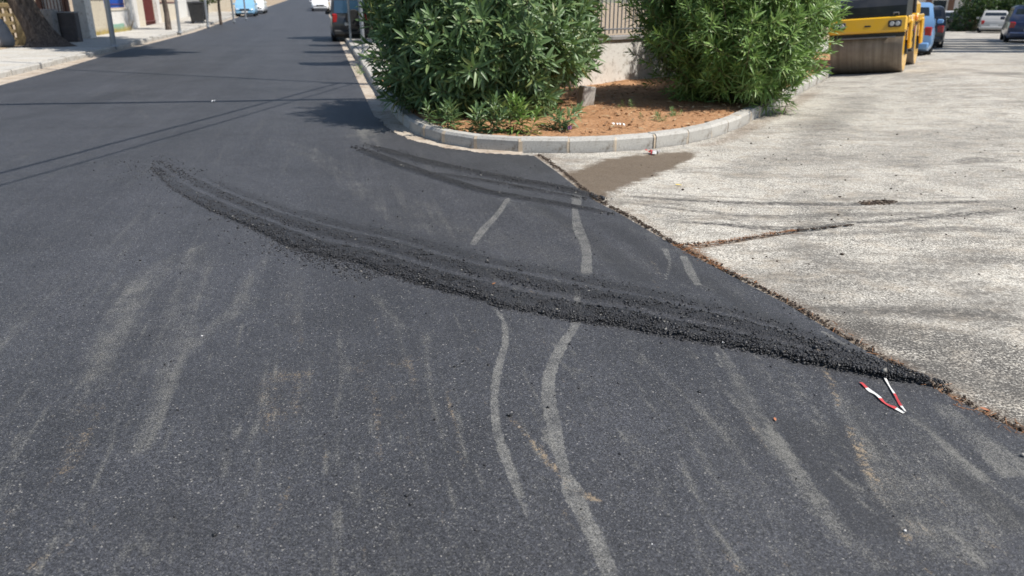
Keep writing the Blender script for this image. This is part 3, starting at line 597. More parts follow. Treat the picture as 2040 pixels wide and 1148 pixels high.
# ---------- worn old street on the right
def old_road():
    far = [SDp(s, -0.02) for s in (0.2, 2, 4, 6, 8, 12, 20, 32, 50, 75)]
    cor = GP([(1000, 304), (1083, 306), (1180, 305), (1278, 299), (1365, 288), (1430, 272), (1480, 252)])
    under = seam[1:] + np.array([-0.25, -0.05])
    poly = np.vstack([cor, far, [SDp(75, 8.6), SDp(40, 8.6), SDp(10, 8.6), SDp(0, 11), SDp(-6, 16), [14, -1.5], [3.0, -1.5], [2.35, 0.9]], under[::-1], [[-0.12, 8.62]]])
    ga = graded(-2, 100, 2.6, 9, 0.03, 1.022); gb = graded(-3, 45, 0.0, 5.5, 0.03, 1.025)
    P, Fq = grid_sheet(poly, np.array([0., 1.]), np.array([1., 0.]), ga, gb, 0)
    n = len(P); dark = np.zeros(n); tan = np.zeros(n)
    def K(px, w, soft, i, ends=.1): np.maximum(dark, stroke(P, px, w, soft, i, ends), out=dark)
    def T(px, w, soft, i, ends=.1): np.maximum(tan, stroke(P, px, w, soft, i, ends), out=tan)
    for px, w, so_, i in (([(1225, 388), (1350, 398), (1500, 405), (1650, 408), (1800, 406), (2050, 400)], [.02, .03, .04, .05, .04, .03], .07, .75),
                        ([(1235, 402), (1380, 420), (1520, 432), (1700, 428), (1900, 425)], [.02, .03, .04, .05, .03], .07, .55),
                        ([(1310, 440), (1420, 446), (1540, 456), (1640, 452), (1700, 444), (1800, 438), (1920, 428), (2050, 418)], [.02, .03, .05, .04, .03, .04, .06, .05], .05, .75),
                        ([(1560, 460), (1620, 456), (1665, 450)], [.02, .05, .02], .03, .9),
                        ([(1480, 440), (1600, 466), (1760, 462), (1900, 455), (2050, 462)], [.02, .03, .04, .06, .05], .09, .5),
                        ([(1560, 478), (1620, 505), (1700, 535), (1800, 545), (1900, 520), (2050, 500)], [.03, .08, .10, .12, .10, .08], .18, .42),
                        ([(1540, 612), (1700, 618), (1850, 622), (2050, 628)], [.04, .06, .07, .07], .10, .58),
                        ([(1640, 650), (1800, 672), (2050, 700)], [.08, .12, .14], .16, .40), ([(1720, 720), (1850, 740), (2050, 760)], [.05, .10, .12], .14, .45),
                        ([(1900, 560), (1980, 590), (2050, 600)], [.10, .14, .12], .2, .34),
                        ([(1560, 330), (1600, 290), (1640, 250), (1700, 210), (1730, 185)], [.12, .14, .16, .2, .2], .25, .30),
                        ([(1460, 345), (1540, 320), (1640, 300)], [.1, .2, .1], .25, .32), ([(1900, 325), (1960, 318), (2000, 322)], [.06, .14, .06], .12, .55), ([(1880, 370), (1960, 350), (2050, 340)], [.1, .2, .2], .3, .30),
                        ([(1700, 330), (1850, 290), (2050, 250)], [.2, .3, .3], .5, .22), ([(1640, 110), (1700, 125), (1800, 120)], .3, .5, .2),
                        ([(1975, 788), (2000, 790)], [.03, .03], .03, .7), ([(1930, 145), (1990, 146), (2040, 147)], .2, .3, .4)):
        K(px, [x * 1.0 for x in w] if hasattr(w, '__len__') else w, so_ * .5 if so_ < .13 else so_, min(1, i * 1.2))
        if so_ < .11:
            for q_ in range(3): K([(u + random.gauss(0, 12), v + random.choice((-1, 1)) * random.uniform(4, 13) + random.gauss(0, 1.5)) for u, v in px], .008, .02, i * .7)
    T([(1715, 408), (1745, 404), (1785, 402)], [.03, .07, .02], .03, 1.0)
    T([(1330, 486), (1370, 492), (1450, 482), (1520, 470), (1600, 462)], [.04, .06, .025, .02, .01], .03, .95, .03)
    T([(1365, 495), (1385, 508), (1420, 525)], [.06, .07, .03], .04, .95, .03)
    for off, w, i in (((10, -2), .022, .8), ((24, -6), .03, .30)): T([(u + off[0], v + off[1]) for u, v in SEAM], [w * 1.3, w, w * .5, w * .6, w, w * .7, w * .7, w * .8, w * .9, w, w * 1.1, w * 1.2], .04, i, 0)
    T([(1380, 292), (1440, 282), (1500, 250), (1560, 222), (1640, 170)], [.06, .05, .08, .07, .10], .1, .55)
    T([(1000, 312), (1100, 318), (1160, 322)], [.1, .05, .05], .1, .45)
    T([(1480, 262), (1520, 248)], .08, .06, .6)
    wet = np.full(n, -0.5); worn = np.maximum(stroke(P, [(1620, 640), (1780, 690), (2060, 780)], [.12, .3, .5], .35, 1.0, 0), stroke(P, [(1780, 610), (2060, 640)], [.1, .2], .3, .7, .1))
    for poly_px in ([(1118, 350), (1150, 338), (1205, 318), (1265, 309), (1330, 304), (1392, 303), (1380, 318), (1340, 338), (1285, 358), (1225, 380), (1190, 402), (1160, 380)],):
        wet = np.maximum(wet, np.clip(poly_sd(P, GP(poly_px))[0], -.5, .5))
    cr, _, _ = seg_dist(P, GP([(1350, 489), (1450, 481), (1560, 464), (1700, 449)]), [.02, .02, .015, .004])
    sn, _, _ = seg_dist(P, seam, [.02] * len(seam))
    Z = gz(P[:, 0], P[:, 1]) - 0.012 * sst(.03, -.01, cr) - 0.006 * sst(.05, -.01, sn) + (vnoise(P, 2.1, 4) - .5) * 0.008 + (vnoise(P, 18, 6) - .5) * .004
    me = npmesh('old_street', np.c_[P, Z], Fq, 'worn_old_road', dict(dark=dark, tan=tan, wet=wet, worn=worn), True)
    tag(link('old_street', me), kind='structure')
old_road()

# ---------- strips along curves
def strip(name, line_l, line_r, zl, zr, mat, kind='structure', sub=4):
    n = len(line_l); V = []; Fq = []; m = sub + 1
    for i in range(n):
        for k in range(m):
            t = k / sub; p = line_l[i] * (1 - t) + line_r[i] * t; V.append((p[0], p[1], float(gz(p[0], p[1])) + zl * (1 - t) + zr * t))
    for i in range(n - 1):
        for k in range(sub): Fq.append((i * m + k, i * m + k + 1, (i + 1) * m + k + 1, (i + 1) * m + k))
    V = np.array(V); Fq = np.array(Fq); a, b, c = V[Fq[:, 0]], V[Fq[:, 1]], V[Fq[:, 2]]
    if np.median(np.cross(b - a, c - a)[:, 2]) < 0: Fq = Fq[:, ::-1]
    o = link(name, npmesh(name, V, Fq, mat)); tag(o, kind=kind); return o
def resample(L, step):
    L = np.asarray(L); d = np.r_[0, np.cumsum(np.hypot(*np.diff(L, axis=0).T))]; s = np.arange(0, d[-1], step)
    return np.c_[np.interp(s, d, L[:, 0]), np.interp(s, d, L[:, 1])]
def normals(L):
    t = np.gradient(L, axis=0); t /= np.hypot(*t.T)[:, None]; return np.c_[t[:, 1], -t[:, 0]]     # right-hand side of travel
kcr = resample(KC, 0.5); kn = normals(kcr)                # travelling far-left -> corner -> far right: right-hand side is the carriageway
m1 = (np.hypot(*kcr.T) < 75) & (kcr[:, 0] < 0.35)
strip('gutter', kcr[m1] - kn[m1] * .05, kcr[m1] + kn[m1] * .42, 0.006, 0.004, 'gutter_dust')
la = np.arange(-3, 120, 1.0)
strip('gutter', np.array([AB(a, BL - .05) for a in la]), np.array([AB(a, BL + .75) for a in la]), 0.006, 0.004, 'gutter_dust')

# ---------- kerbs: every stone a piece
def kerb(name, line, L, mat, wid=.15, h=.15, mortar=True, side=1, jit=.004):
    e = empty(name); tag(e, kind='structure')
    b = MB(); x = L / 2 - .008
    prof = [(0, -.12), (0, h - .03), (.022, h), (wid, h), (wid, -.12)]
    b.loft([[(sx * x, side * -p[0], p[1]) for p in prof] for sx in (-1, 1)]); me = b.mesh('kerb_stone', mat)
    mb = MB(); mb.loft([[(sx, side * -p[0] * .97 - side * .002, p[1] * .985 if p[1] > 0 else p[1]) for p in prof] for sx in (-.011, .011)]); mm = mb.mesh('mortar_joint', 'mortar')
    Ls = resample(line, L)
    for i in range(len(Ls) - 1):
        c = (Ls[i] + Ls[i + 1]) / 2; d = Ls[i + 1] - Ls[i]; ang = math.atan2(d[1], d[0])
        z0, z1 = float(gz(*Ls[i])), float(gz(*Ls[i + 1]))
        o = link('kerb_stone', me, e, (c[0] + random.gauss(0, jit), c[1] + random.gauss(0, jit), (z0 + z1) / 2 + random.gauss(0, jit)))
        o.rotation_euler = (random.gauss(0, .012), -math.atan2(z1 - z0, L), ang + random.gauss(0, .006)); o.scale.x = float(np.hypot(*d) / L)
        if mortar:
            q = link('mortar_joint', mm, e, (Ls[i][0], Ls[i][1], z0)); q.rotation_euler.z = ang; q.scale.x = random.uniform(1.6, 2.8)
    return e
dcam = np.hypot(*KC.T)
kerb('planter_kerb', KC[(dcam < 24) & (KC[:, 1] < 22)], .54, 'kerb_concrete', side=-1)
far = KC[(KC[:, 0] < -2) & (KC[:, 1] > 21.5) & (KC[:, 1] < 110)]; kerb('roadside_kerb', far, 1.0, 'kerb_concrete', mortar=False, side=-1)
kerb('pavement_kerb', np.array([AB(a, BL) for a in np.arange(8, 110, 1.0)]), 1.0, 'kerb_concrete', mortar=False, side=-1, jit=.012)

# ---------- pavements
def pavement(name, a0, a1, b0, b1, na, nb, z, gap=.018):
    bed = strip(name, np.array([AB(a, b0) for a in np.linspace(a0, a1, 40)]), np.array([AB(a, b1) for a in np.linspace(a0, a1, 40)]), z - .02, z - .02, 'pavement_bed')
    da, db = (a1 - a0) / na, (b1 - b0) / nb; b = MB(); b.box((0, 0, -.03), (db - gap, da - gap, .06), None, .006); me = b.mesh('paving_slab', 'pavement_slab')
    ang = math.atan2(RD[1], RD[0]) - math.pi / 2
    for i in range(na):
        for j in range(nb):
            p = AB(a0 + (i + .5) * da, b0 + (j + .5) * db); o = link('paving_slab', me, bed, (p[0], p[1], float(gz(*p)) + z + random.gauss(0, .004)))
            o.rotation_euler = (random.gauss(0, .004), random.gauss(0, .004), ang)
pavement('left_pavement', 10, 82, BL - .17 - 2.9, BL - .17, 45, 2, .135)
pavement('right_pavement', 16.6, 60, BR + .17, BR + 1.75, 36, 1, .135)
strip('yard_ground', np.array([AB(a, -40) for a in la]), np.array([AB(a, BL - 3.05) for a in la]), 0.06, 0.10, 'dry_ground')

# ---------- planting bed
WALL = np.array([AB(70, 3.5), AB(40, 3.4), AB(17.2, 3.3), [1.05, 14.45], [4.6, 17.85], SDp(10, -2.0), SDp(40, -2.0)])
def bed():
    inner = kcr - kn * .14; k = (kcr[:, 1] < 24) & (kcr[:, 0] > AB(16.6, 0)[0] + .5) & (np.hypot(*kcr.T) < 30)
    ii = np.where((kcr[:, 1] < 25))[0]; a0 = [i for i in ii if kcr[i, 0] < -1 and abs(kcr[i] @ RD - 16.5) < .4][0]
    seg = inner[a0:ii[-1] + 1]; poly = np.vstack([seg, [SDp(14, -2.1)], [[4.6, 17.95], [1.0, 14.6]], [AB(16.5, 3.3)]])
    g = np.arange(-6, 16, .13)
    P, Fq = grid_sheet(poly, np.array([1., 0]), np.array([0, 1.]), g, np.arange(7, 27, .13), 0)
    Z = gz(P[:, 0], P[:, 1]) + .09 + vnoise(P, 1.3, 2) * .06 + vnoise(P, 5, 3) * .03 - .02 * (poly_sd(P, poly)[0] < .12)
    tag(link('planting_bed', npmesh('planting_bed', np.c_[P, Z], Fq, 'red_soil', None, True)), kind='structure')
bed()

# ================================================================== loose material on the roads
def rotmats(n):
    q = rng.normal(size=(n, 4)); q /= np.linalg.norm(q, axis=1)[:, None]; w, x, y, z = q.T
    return np.stack([np.stack([1 - 2 * (y * y + z * z), 2 * (x * y - z * w), 2 * (x * z + y * w)], -1), np.stack([2 * (x * y + z * w), 1 - 2 * (x * x + z * z), 2 * (y * z - x * w)], -1), np.stack([2 * (x * z - y * w), 2 * (y * z + x * w), 1 - 2 * (x * x + y * y)], -1)], 1)
OCT = np.array([[1, 0, 0], [-1, 0, 0], [0, 1, 0], [0, -1, 0], [0, 0, 1], [0, 0, -1]], float)
OCF = np.array([[0, 2, 4], [2, 1, 4], [1, 3, 4], [3, 0, 4], [2, 0, 5], [1, 2, 5], [3, 1, 5], [0, 3, 5]])
def crumbs(name, pos, size, mat, label, cat, flat=1.0):
    n = len(pos); V = OCT[None] * rng.uniform(.55, 1.25, (n, 6, 1)) * size[:, None, None]
    V = np.einsum('nij,nkj->nki', rotmats(n), V) * np.array([1, 1, flat]) + pos[:, None]
    Fq = (OCF[None] + (np.arange(n) * 6)[:, None, None]).reshape(-1, 3)
    o = link(name, npmesh(name, V.reshape(-1, 3), Fq, mat)); tag(o, label, cat, kind='stuff'); return o
def along(px, w, n, spread=1.0, fade=False):
    pts = GP(smooth_px(px, 4)); d = np.r_[0, np.cumsum(np.hypot(*np.diff(pts, axis=0).T))]; s = rng.uniform(0, d[-1], n)
    P = np.c_[np.interp(s, d, pts[:, 0]), np.interp(s, d, pts[:, 1])]; ww = np.interp(s / d[-1], np.linspace(0, 1, len(w)), w)
    nn = normals(pts); N = np.c_[np.interp(s, d, nn[:, 0]), np.interp(s, d, nn[:, 1])]
    off = rng.normal(0, .55, n) * spread
    k = rng.uniform(size=n) < np.interp(s / d[-1], [0, .06, .25, .6, .93, 1], [.05, .25, .55, 1, 1, .1]) if fade else np.ones(n, bool); P, N, ww, off = P[k], N[k], ww[k], off[k]; return P + N * (ww * off)[:, None], np.abs(off)
def zroad(P, lift): return gz(P[:, 0], P[:, 1]) + lift
def loose():
    lo, up = GP(WLOW), GP(WUP); ll = np.r_[0, np.cumsum(np.hypot(*np.diff(lo, axis=0).T))]; lu = np.r_[0, np.cumsum(np.hypot(*np.diff(up, axis=0).T))]
    N = 40000; t = rng.uniform(0, 1, N); w = rng.uniform(-.03, 1.0, N); w[:8000] = rng.normal(.03, .035, 8000)
    A = np.c_[np.interp(t * ll[-1], ll, lo[:, 0]), np.interp(t * ll[-1], ll, lo[:, 1])]; B = np.c_[np.interp(t * lu[-1], lu, up[:, 0]), np.interp(t * lu[-1], lu, up[:, 1])]
    P = A + (B - A) * w[:, None] + rng.normal(0, .008, (N, 2)); pf = np.interp(w, [-.05, 0, .05, .16, .26, .29, .37, .40, .50, .59, .62, .68, .72, .85, 1], [.25, .6, 1, 1, .75, .01, .01, .6, .8, .5, .01, .01, .25, .08, .01]) * np.interp(t, [0, .1, .45, .7, .97, 1], [.12, .3, .65, 1, 1, .4])
    k = rng.uniform(size=N) < pf; P, w, t = P[k], w[k], t[k]
    hp = np.interp(w, [-.02, 0, .05, .16, .27, .34, .40, .50, .58, .66, .73, .85, 1], [0, .1, .75, 1, .8, .35, .75, .85, .7, .3, .45, .3, 0]) * .036 * np.interp(t * ll[-1], [0, .8, 2.5, 5], [.03, .15, .6, 1])
    crumbs('loose_asphalt_windrow', np.c_[P, zroad(P, .0125 + hp * .88)], (rng.gamma(2.4, .0016, len(P)) + .0016) * np.where(rng.uniform(size=len(P)) < .015, 2.0, 1), 'loose_asphalt', 'wide dark ridge of loose asphalt crumbs curving across the fresh road', 'asphalt crumbs', .8)
    P = []; Zs = []
    for i, (px, w, soft, h, it) in enumerate(BERM[4:]):
        p, o = along(px, [x * 1.1 for x in w], [4500, 3500, 1500][i], 1.0, True); P.append(p); Zs.append(.011 + h * 1.0 * np.clip(1 - o * .7, .1, 1) * rng.uniform(.5, 1.05, len(p)))
    P = np.vstack(P); Zs = np.concatenate(Zs)
    crumbs('loose_asphalt_windrow', np.c_[P, zroad(P, Zs)], rng.gamma(3.2, .0015, len(P)) + .002, 'loose_asphalt', 'narrow dark rows of loose asphalt nearest the planter kerb', 'asphalt crumbs', .8)
    P = [along([(300, 345), (420, 400), (600, 500)], [.4, .45, .3], 420)[0], along([(560, 480), (620, 510), (760, 555)], [.16, .14, .1], 700)[0], along([(240, 320), (330, 360)], [.4, .35], 160)[0], along([(900, 640), (1500, 800)], [1.2, 1.2], 50)[0]]
    k = rng.uniform(size=(220, 2)); P.append(np.c_[-3.2 + k[:, 0] * 5, 2.0 + k[:, 1] * 6]); P = np.vstack(P)
    P = P[poly_sd(P, asph_poly)[0] > .03]
    crumbs('asphalt_crumbs', np.c_[P, zroad(P, .0145)], rng.gamma(2.5, .0014, len(P)) + .002, 'loose_asphalt', 'small dark asphalt crumbs scattered over the fresh road', 'asphalt crumbs', .8)
    # earth and grit along the joint
    P = np.vstack([along([(u + 12, v - 2) for u, v in SEAM], [.03, .025, .02, .02, .025, .025, .02, .025, .025, .03, .03, .04], 2000)[0], along([(1345, 489), (1450, 482), (1560, 464), (1700, 449)], [.035, .02, .015, .005], 380)[0], along([(1715, 408), (1745, 404), (1785, 402)], [.04, .08, .03], 300)[0]])
    crumbs('joint_grit', np.c_[P, zroad(P, .006)], rng.gamma(2.5, .0018, len(P)) + .002, 'dirt_crumb', 'dark earth and grit gathered along the joint of the two road surfaces', 'grit', .7)
    k = rng.uniform(size=(500, 2)); P = np.c_[1.2 + k[:, 0] * 6, 2.8 + k[:, 1] * 8]; P = P[(P - seam[5]) @ np.array([.956, .292]) > .12]; P = P[poly_sd(P, KC[(KC[:, 1] < 20) & (KC[:, 0] > -2)])[0] < 0]
    crumbs('road_grit', np.c_[P, zroad(P, .005)], rng.gamma(2.2, .0022, len(P)) + .002, 'dirt_crumb', 'dark grit scattered over the worn pale street', 'grit', .7)
def needles(name, P, L, lift, mat, label):
    n = len(P); a = rng.uniform(0, 2 * math.pi, n); d = np.c_[np.cos(a), np.sin(a)] * (L * rng.uniform(.5, 1.2, n))[:, None] / 2; w = np.c_[-np.sin(a), np.cos(a)] * .0011
    z = zroad(P, lift) + rng.uniform(0, .008, n); q = rng.uniform(-.004, .004, n)
    V = np.stack([np.c_[P - d - w, z - q], np.c_[P - d + w, z - q + .001], np.c_[P + d + w, z + q + .001], np.c_[P + d - w, z + q]], 1).reshape(-1, 3)
    o = link(name, npmesh(name, V, np.arange(n * 4).reshape(-1, 4), mat)); tag(o, label, 'needles', kind='stuff')
def litter_needles():
    P = np.vstack([along([(1340, 488), (1370, 495), (1420, 486), (1520, 470), (1580, 462)], [.04, .06, .02, .02, .01], 230)[0], along([(1365, 497), (1400, 515), (1440, 540)], [.06, .05, .02], 150)[0], along([(u + 16, v - 3) for u, v in SEAM[5:]], [.03, .02, .02, .03, .03, .04, .05], 70)[0], along([(1840, 770), (1930, 815), (2040, 872)], [.03, .05, .06], 60)[0]])
    needles('pine_needles', P, .055, .008, 'dry_needle', 'dry orange pine needles caught in the joint between the road surfaces')
    P = np.c_[rng.uniform(.9, 3.0, 1500), rng.uniform(9.1, 13.8, 1500)]; P = P[poly_sd(P, KC[(KC[:, 1] < 20) & (KC[:, 0] > -2)])[0] > .2]
    needles('pine_needles', P, .09, .16, 'dry_needle', 'dry brown needles strewn over the red soil of the planting bed')
    n = 900; P = np.c_[rng.uniform(-1.5, 4.5, n), rng.uniform(9.0, 15.0, n)]; P = P[poly_sd(P, KC[(KC[:, 1] < 20) & (KC[:, 0] > -2)])[0] > .18]; n = len(P); R = rotmats(n); R[:, 2] *= .35
    q = np.array([[-1, 0, 0], [-.2, .32, .12], [1, 0, .05], [-.1, -.32, .1]]) * .045; V = (np.einsum('nij,kj->nki', R, q) * rng.uniform(.5, 1.6, n)[:, None, None] + np.c_[P, zroad(P, .165)][:, None]).reshape(-1, 3)
    tag(link('leaf_litter', npmesh('leaf_litter', V, np.arange(n * 4).reshape(-1, 4), 'dead_leaf')), 'dry brown and pale leaves littering the red soil', 'leaf litter', kind='stuff')
    n = 1500; P = np.c_[rng.uniform(-1.5, 4.5, n), rng.uniform(9.0, 15.0, n)]; P = P[poly_sd(P, KC[(KC[:, 1] < 20) & (KC[:, 0] > -2)])[0] > .18]
    crumbs('soil_clods', np.c_[P, zroad(P, .145)], rng.gamma(2.2, .006, len(P)) + .004, 'red_soil', 'crumbly clods of red soil in the planting bed', 'soil clods', .7)
def mat_dead():
    t = NT('dead_leaf'); r = t.n.new('ShaderNodeNewGeometry').outputs['Random Per Island']; c = t.mix(r, (0.16, 0.08, 0.04), (0.52, 0.40, 0.24)); t.out(c, .8, 0, .3)
mat_dead(); loose(); litter_needles()

# ================================================================== cables and their poles (above the frame; their shadows cross the road)
def utility_pole(p, h, label):
    e = empty('utility_pole', at(p)); tag(e, label, 'pole', 'wooden poles carrying the overhead cables')
    b = MB(); b.tube([(0, 0, -.2), (0, 0, h * .5), (0, 0, h + .15)], [.13, .115, .095], 12); b.obj('post', 'wood_pole', e, True)
    b = MB(); b.box((0, 0, h - .1), (.9, .08, .1), None, .01); b.obj('crossarm', 'wood_pole', e)
    for x in (-.38, 0, .38):
        b = MB(); b.lathe([(0, .02), (.05, .045), (.09, .03), (.13, .04), (.16, .01)], 'z', 10, (x, 0, h - .06 if x else h + .14)); b.obj('insulator', 'white_plastic', e, True)
    return e
def cable(p0, z0, p1, z1, sag, r, label):
    pts = []
    for t in np.linspace(0, 1, 60):
        p = p0 * (1 - t) + p1 * t; pts.append((p[0], p[1], z0 * (1 - t) + z1 * t - sag * 4 * t * (1 - t)))
    b = MB(); b.tube(pts, r, 6); tag(b.obj('overhead_cable', 'cable_black'), label, 'cable', 'overhead cables')
SH = np.array([SHX, SHY])
pA = np.array([3.25, 12.7]); hA = 5.2; pB = G(682, 167) - SH * 6.4; hB = 6.4
utility_pole(pA, hA, 'wooden pole standing inside the right oleander'); utility_pole(pB, hB, 'wooden pole standing behind the left oleander')
t1 = G(20, 210); z1 = 5.2; dirc = (t1 - SH * z1) - pA; dirc /= np.hypot(*dirc); pC = pA + dirc * 17
utility_pole(pC, 5.3, 'wooden pole on the left pavement nearest the camera'); cable(pA, hA + .1, pC, 5.4, .12, .085, 'thick overhead cable crossing low over the fresh road')
d2 = (G(130, 140) - SH * 6.4) - pB; d2 /= np.hypot(*d2); pD = pB + d2 * 17; utility_pole(pD, 6.4, 'wooden pole on the left beyond the boulder'); cable(pB, hB + .05, pD, 6.4, .15, .045, 'thin overhead cable running to the left pavement')
d3 = (G(0, 352) - SH * 6.2) - pB; d3 /= np.hypot(*d3); pE = pB + d3 * 24; utility_pole(pE, 6.4, 'wooden pole beside the road behind the camera')
cable(pB, hB + .12, pE, 6.5, .2, .027, 'thick overhead cable running back over the fresh road')
off = np.array([-d3[1], d3[0]]) * .22; cable(pB + off, hB - .05, pE + off * 1.5, 6.25, .25, .018, 'thin overhead cable beside the thick one over the road')

# ================================================================== oleanders
def leaf_pts(L, w, droop):
    xs = [0, .38, .75, 1.0]; pts = []
    for i, t in enumerate(xs):
        z = -droop * L * t * t; hw = (0, w, w * .8, 0)[i]
        if i in (0, 3): pts.append((t * L, 0, z))
        else: pts += [(t * L, hw, z + hw * .45), (t * L, 0, z), (t * L, -hw, z + hw * .45)]
    return np.array(pts), [(0, 2, 1), (0, 3, 2), (1, 2, 5), (1, 5, 4), (2, 3, 6), (2, 6, 5), (4, 5, 7), (5, 6, 7)]
def shoot_arrays(L=.42, nodes=9, leaf=.16, w=.012, seed=0, droop=.35):
    r = random.Random(seed); V = []; Fs = []; M = []
    bend = r.uniform(-.25, .25)
    for i in range(nodes):
        t = (i + .6) / nodes; c = Vector((bend * L * t * t, 0, L * t))
        for k in range(3):
            az = 2 * math.pi * (k / 3 + (i % 2) / 6) + r.uniform(-.3, .3); el = math.radians((8 + 62 * t ** 1.6) + r.uniform(-10, 10))
            l = leaf * (1.05 - .45 * t ** 3) * r.uniform(.75, 1.15); P, Fa = leaf_pts(l, w * r.uniform(.8, 1.2), droop * (1.15 - t) + r.uniform(0, .15))
            R = Matrix.Rotation(az, 3, 'Z') @ Matrix.Rotation(-el, 3, 'Y') @ Matrix.Rotation(r.uniform(-.5, .5), 3, 'X'); k0 = len(V)
            V += [tuple(R @ Vector(p) + c) for p in P]; Fs += [tuple(a + k0 for a in f) for f in Fa]; M += [0] * len(Fa)
    k0 = len(V); n = 4
    for t in (0, .5, 1):
        for k in range(n): V.append((bend * L * t * t + .005 * (1.2 - t) * math.cos(k * 1.57), .005 * (1.2 - t) * math.sin(k * 1.57), L * t))
    for i in range(2):
        for k in range(n):
            a, b, c, d = k0 + i * n + k, k0 + i * n + (k + 1) % n, k0 + (i + 1) * n + (k + 1) % n, k0 + (i + 1) * n + k; Fs += [(a, b, c), (a, c, d)]; M += [1, 1]
    return np.array(V), np.array(Fs), np.array(M)
def dirmats(D, roll):
    D = D / np.linalg.norm(D, axis=1)[:, None]; up = np.where(np.abs(D[:, 2:3]) < .95, np.array([[0, 0, 1.]]), np.array([[1., 0, 0]]))
    X = np.cross(up, D); X /= np.linalg.norm(X, axis=1)[:, None]; Y = np.cross(D, X); c, s = np.cos(roll)[:, None], np.sin(roll)[:, None]
    return np.stack([X * c + Y * s, -X * s + Y * c, D], -1)
def merged(name, variants, pos, R, sc, mats, parent):
    Vs = []; Fs = []; Ms = []; k = 0; vi = rng.integers(0, len(variants), len(pos))
    for j, (V, Fa, M) in enumerate(variants):
        ids = np.where(vi == j)[0]
        if not len(ids): continue
        W_ = np.einsum('nij,kj->nki', R[ids], V) * sc[ids][:, None, None] + pos[ids][:, None]
        Fs.append((Fa[None] + (k + np.arange(len(ids)) * len(V))[:, None, None]).reshape(-1, 3)); Ms.append(np.tile(M, len(ids))); Vs.append(W_.reshape(-1, 3)); k += len(ids) * len(V)
    me = npmesh(name, np.vstack(Vs), np.vstack(Fs), mats); me.polygons.foreach_set('material_index', np.concatenate(Ms).astype(np.int32))
    o = link(name, me, parent); o['kind'] = 'stuff'; return o
SHOOT = {}
def shoots(leafmat, leaf, w):
    k = (leafmat, leaf)
    if k not in SHOOT:
        arr = [shoot_arrays(.40 + .06 * (i % 3), 9 + i % 3, leaf, w, i * 7 + 3, .25 + .12 * (i % 4)) for i in range(7)]; mes = []
        for V, Fa, M in arr:
            me = npmesh('leafy_shoot', V, Fa, [leafmat, 'stem_brown']); me.polygons.foreach_set('material_index', M.astype(np.int32)); mes.append(me)
        SHOOT[k] = (arr, mes)
    return SHOOT[k]
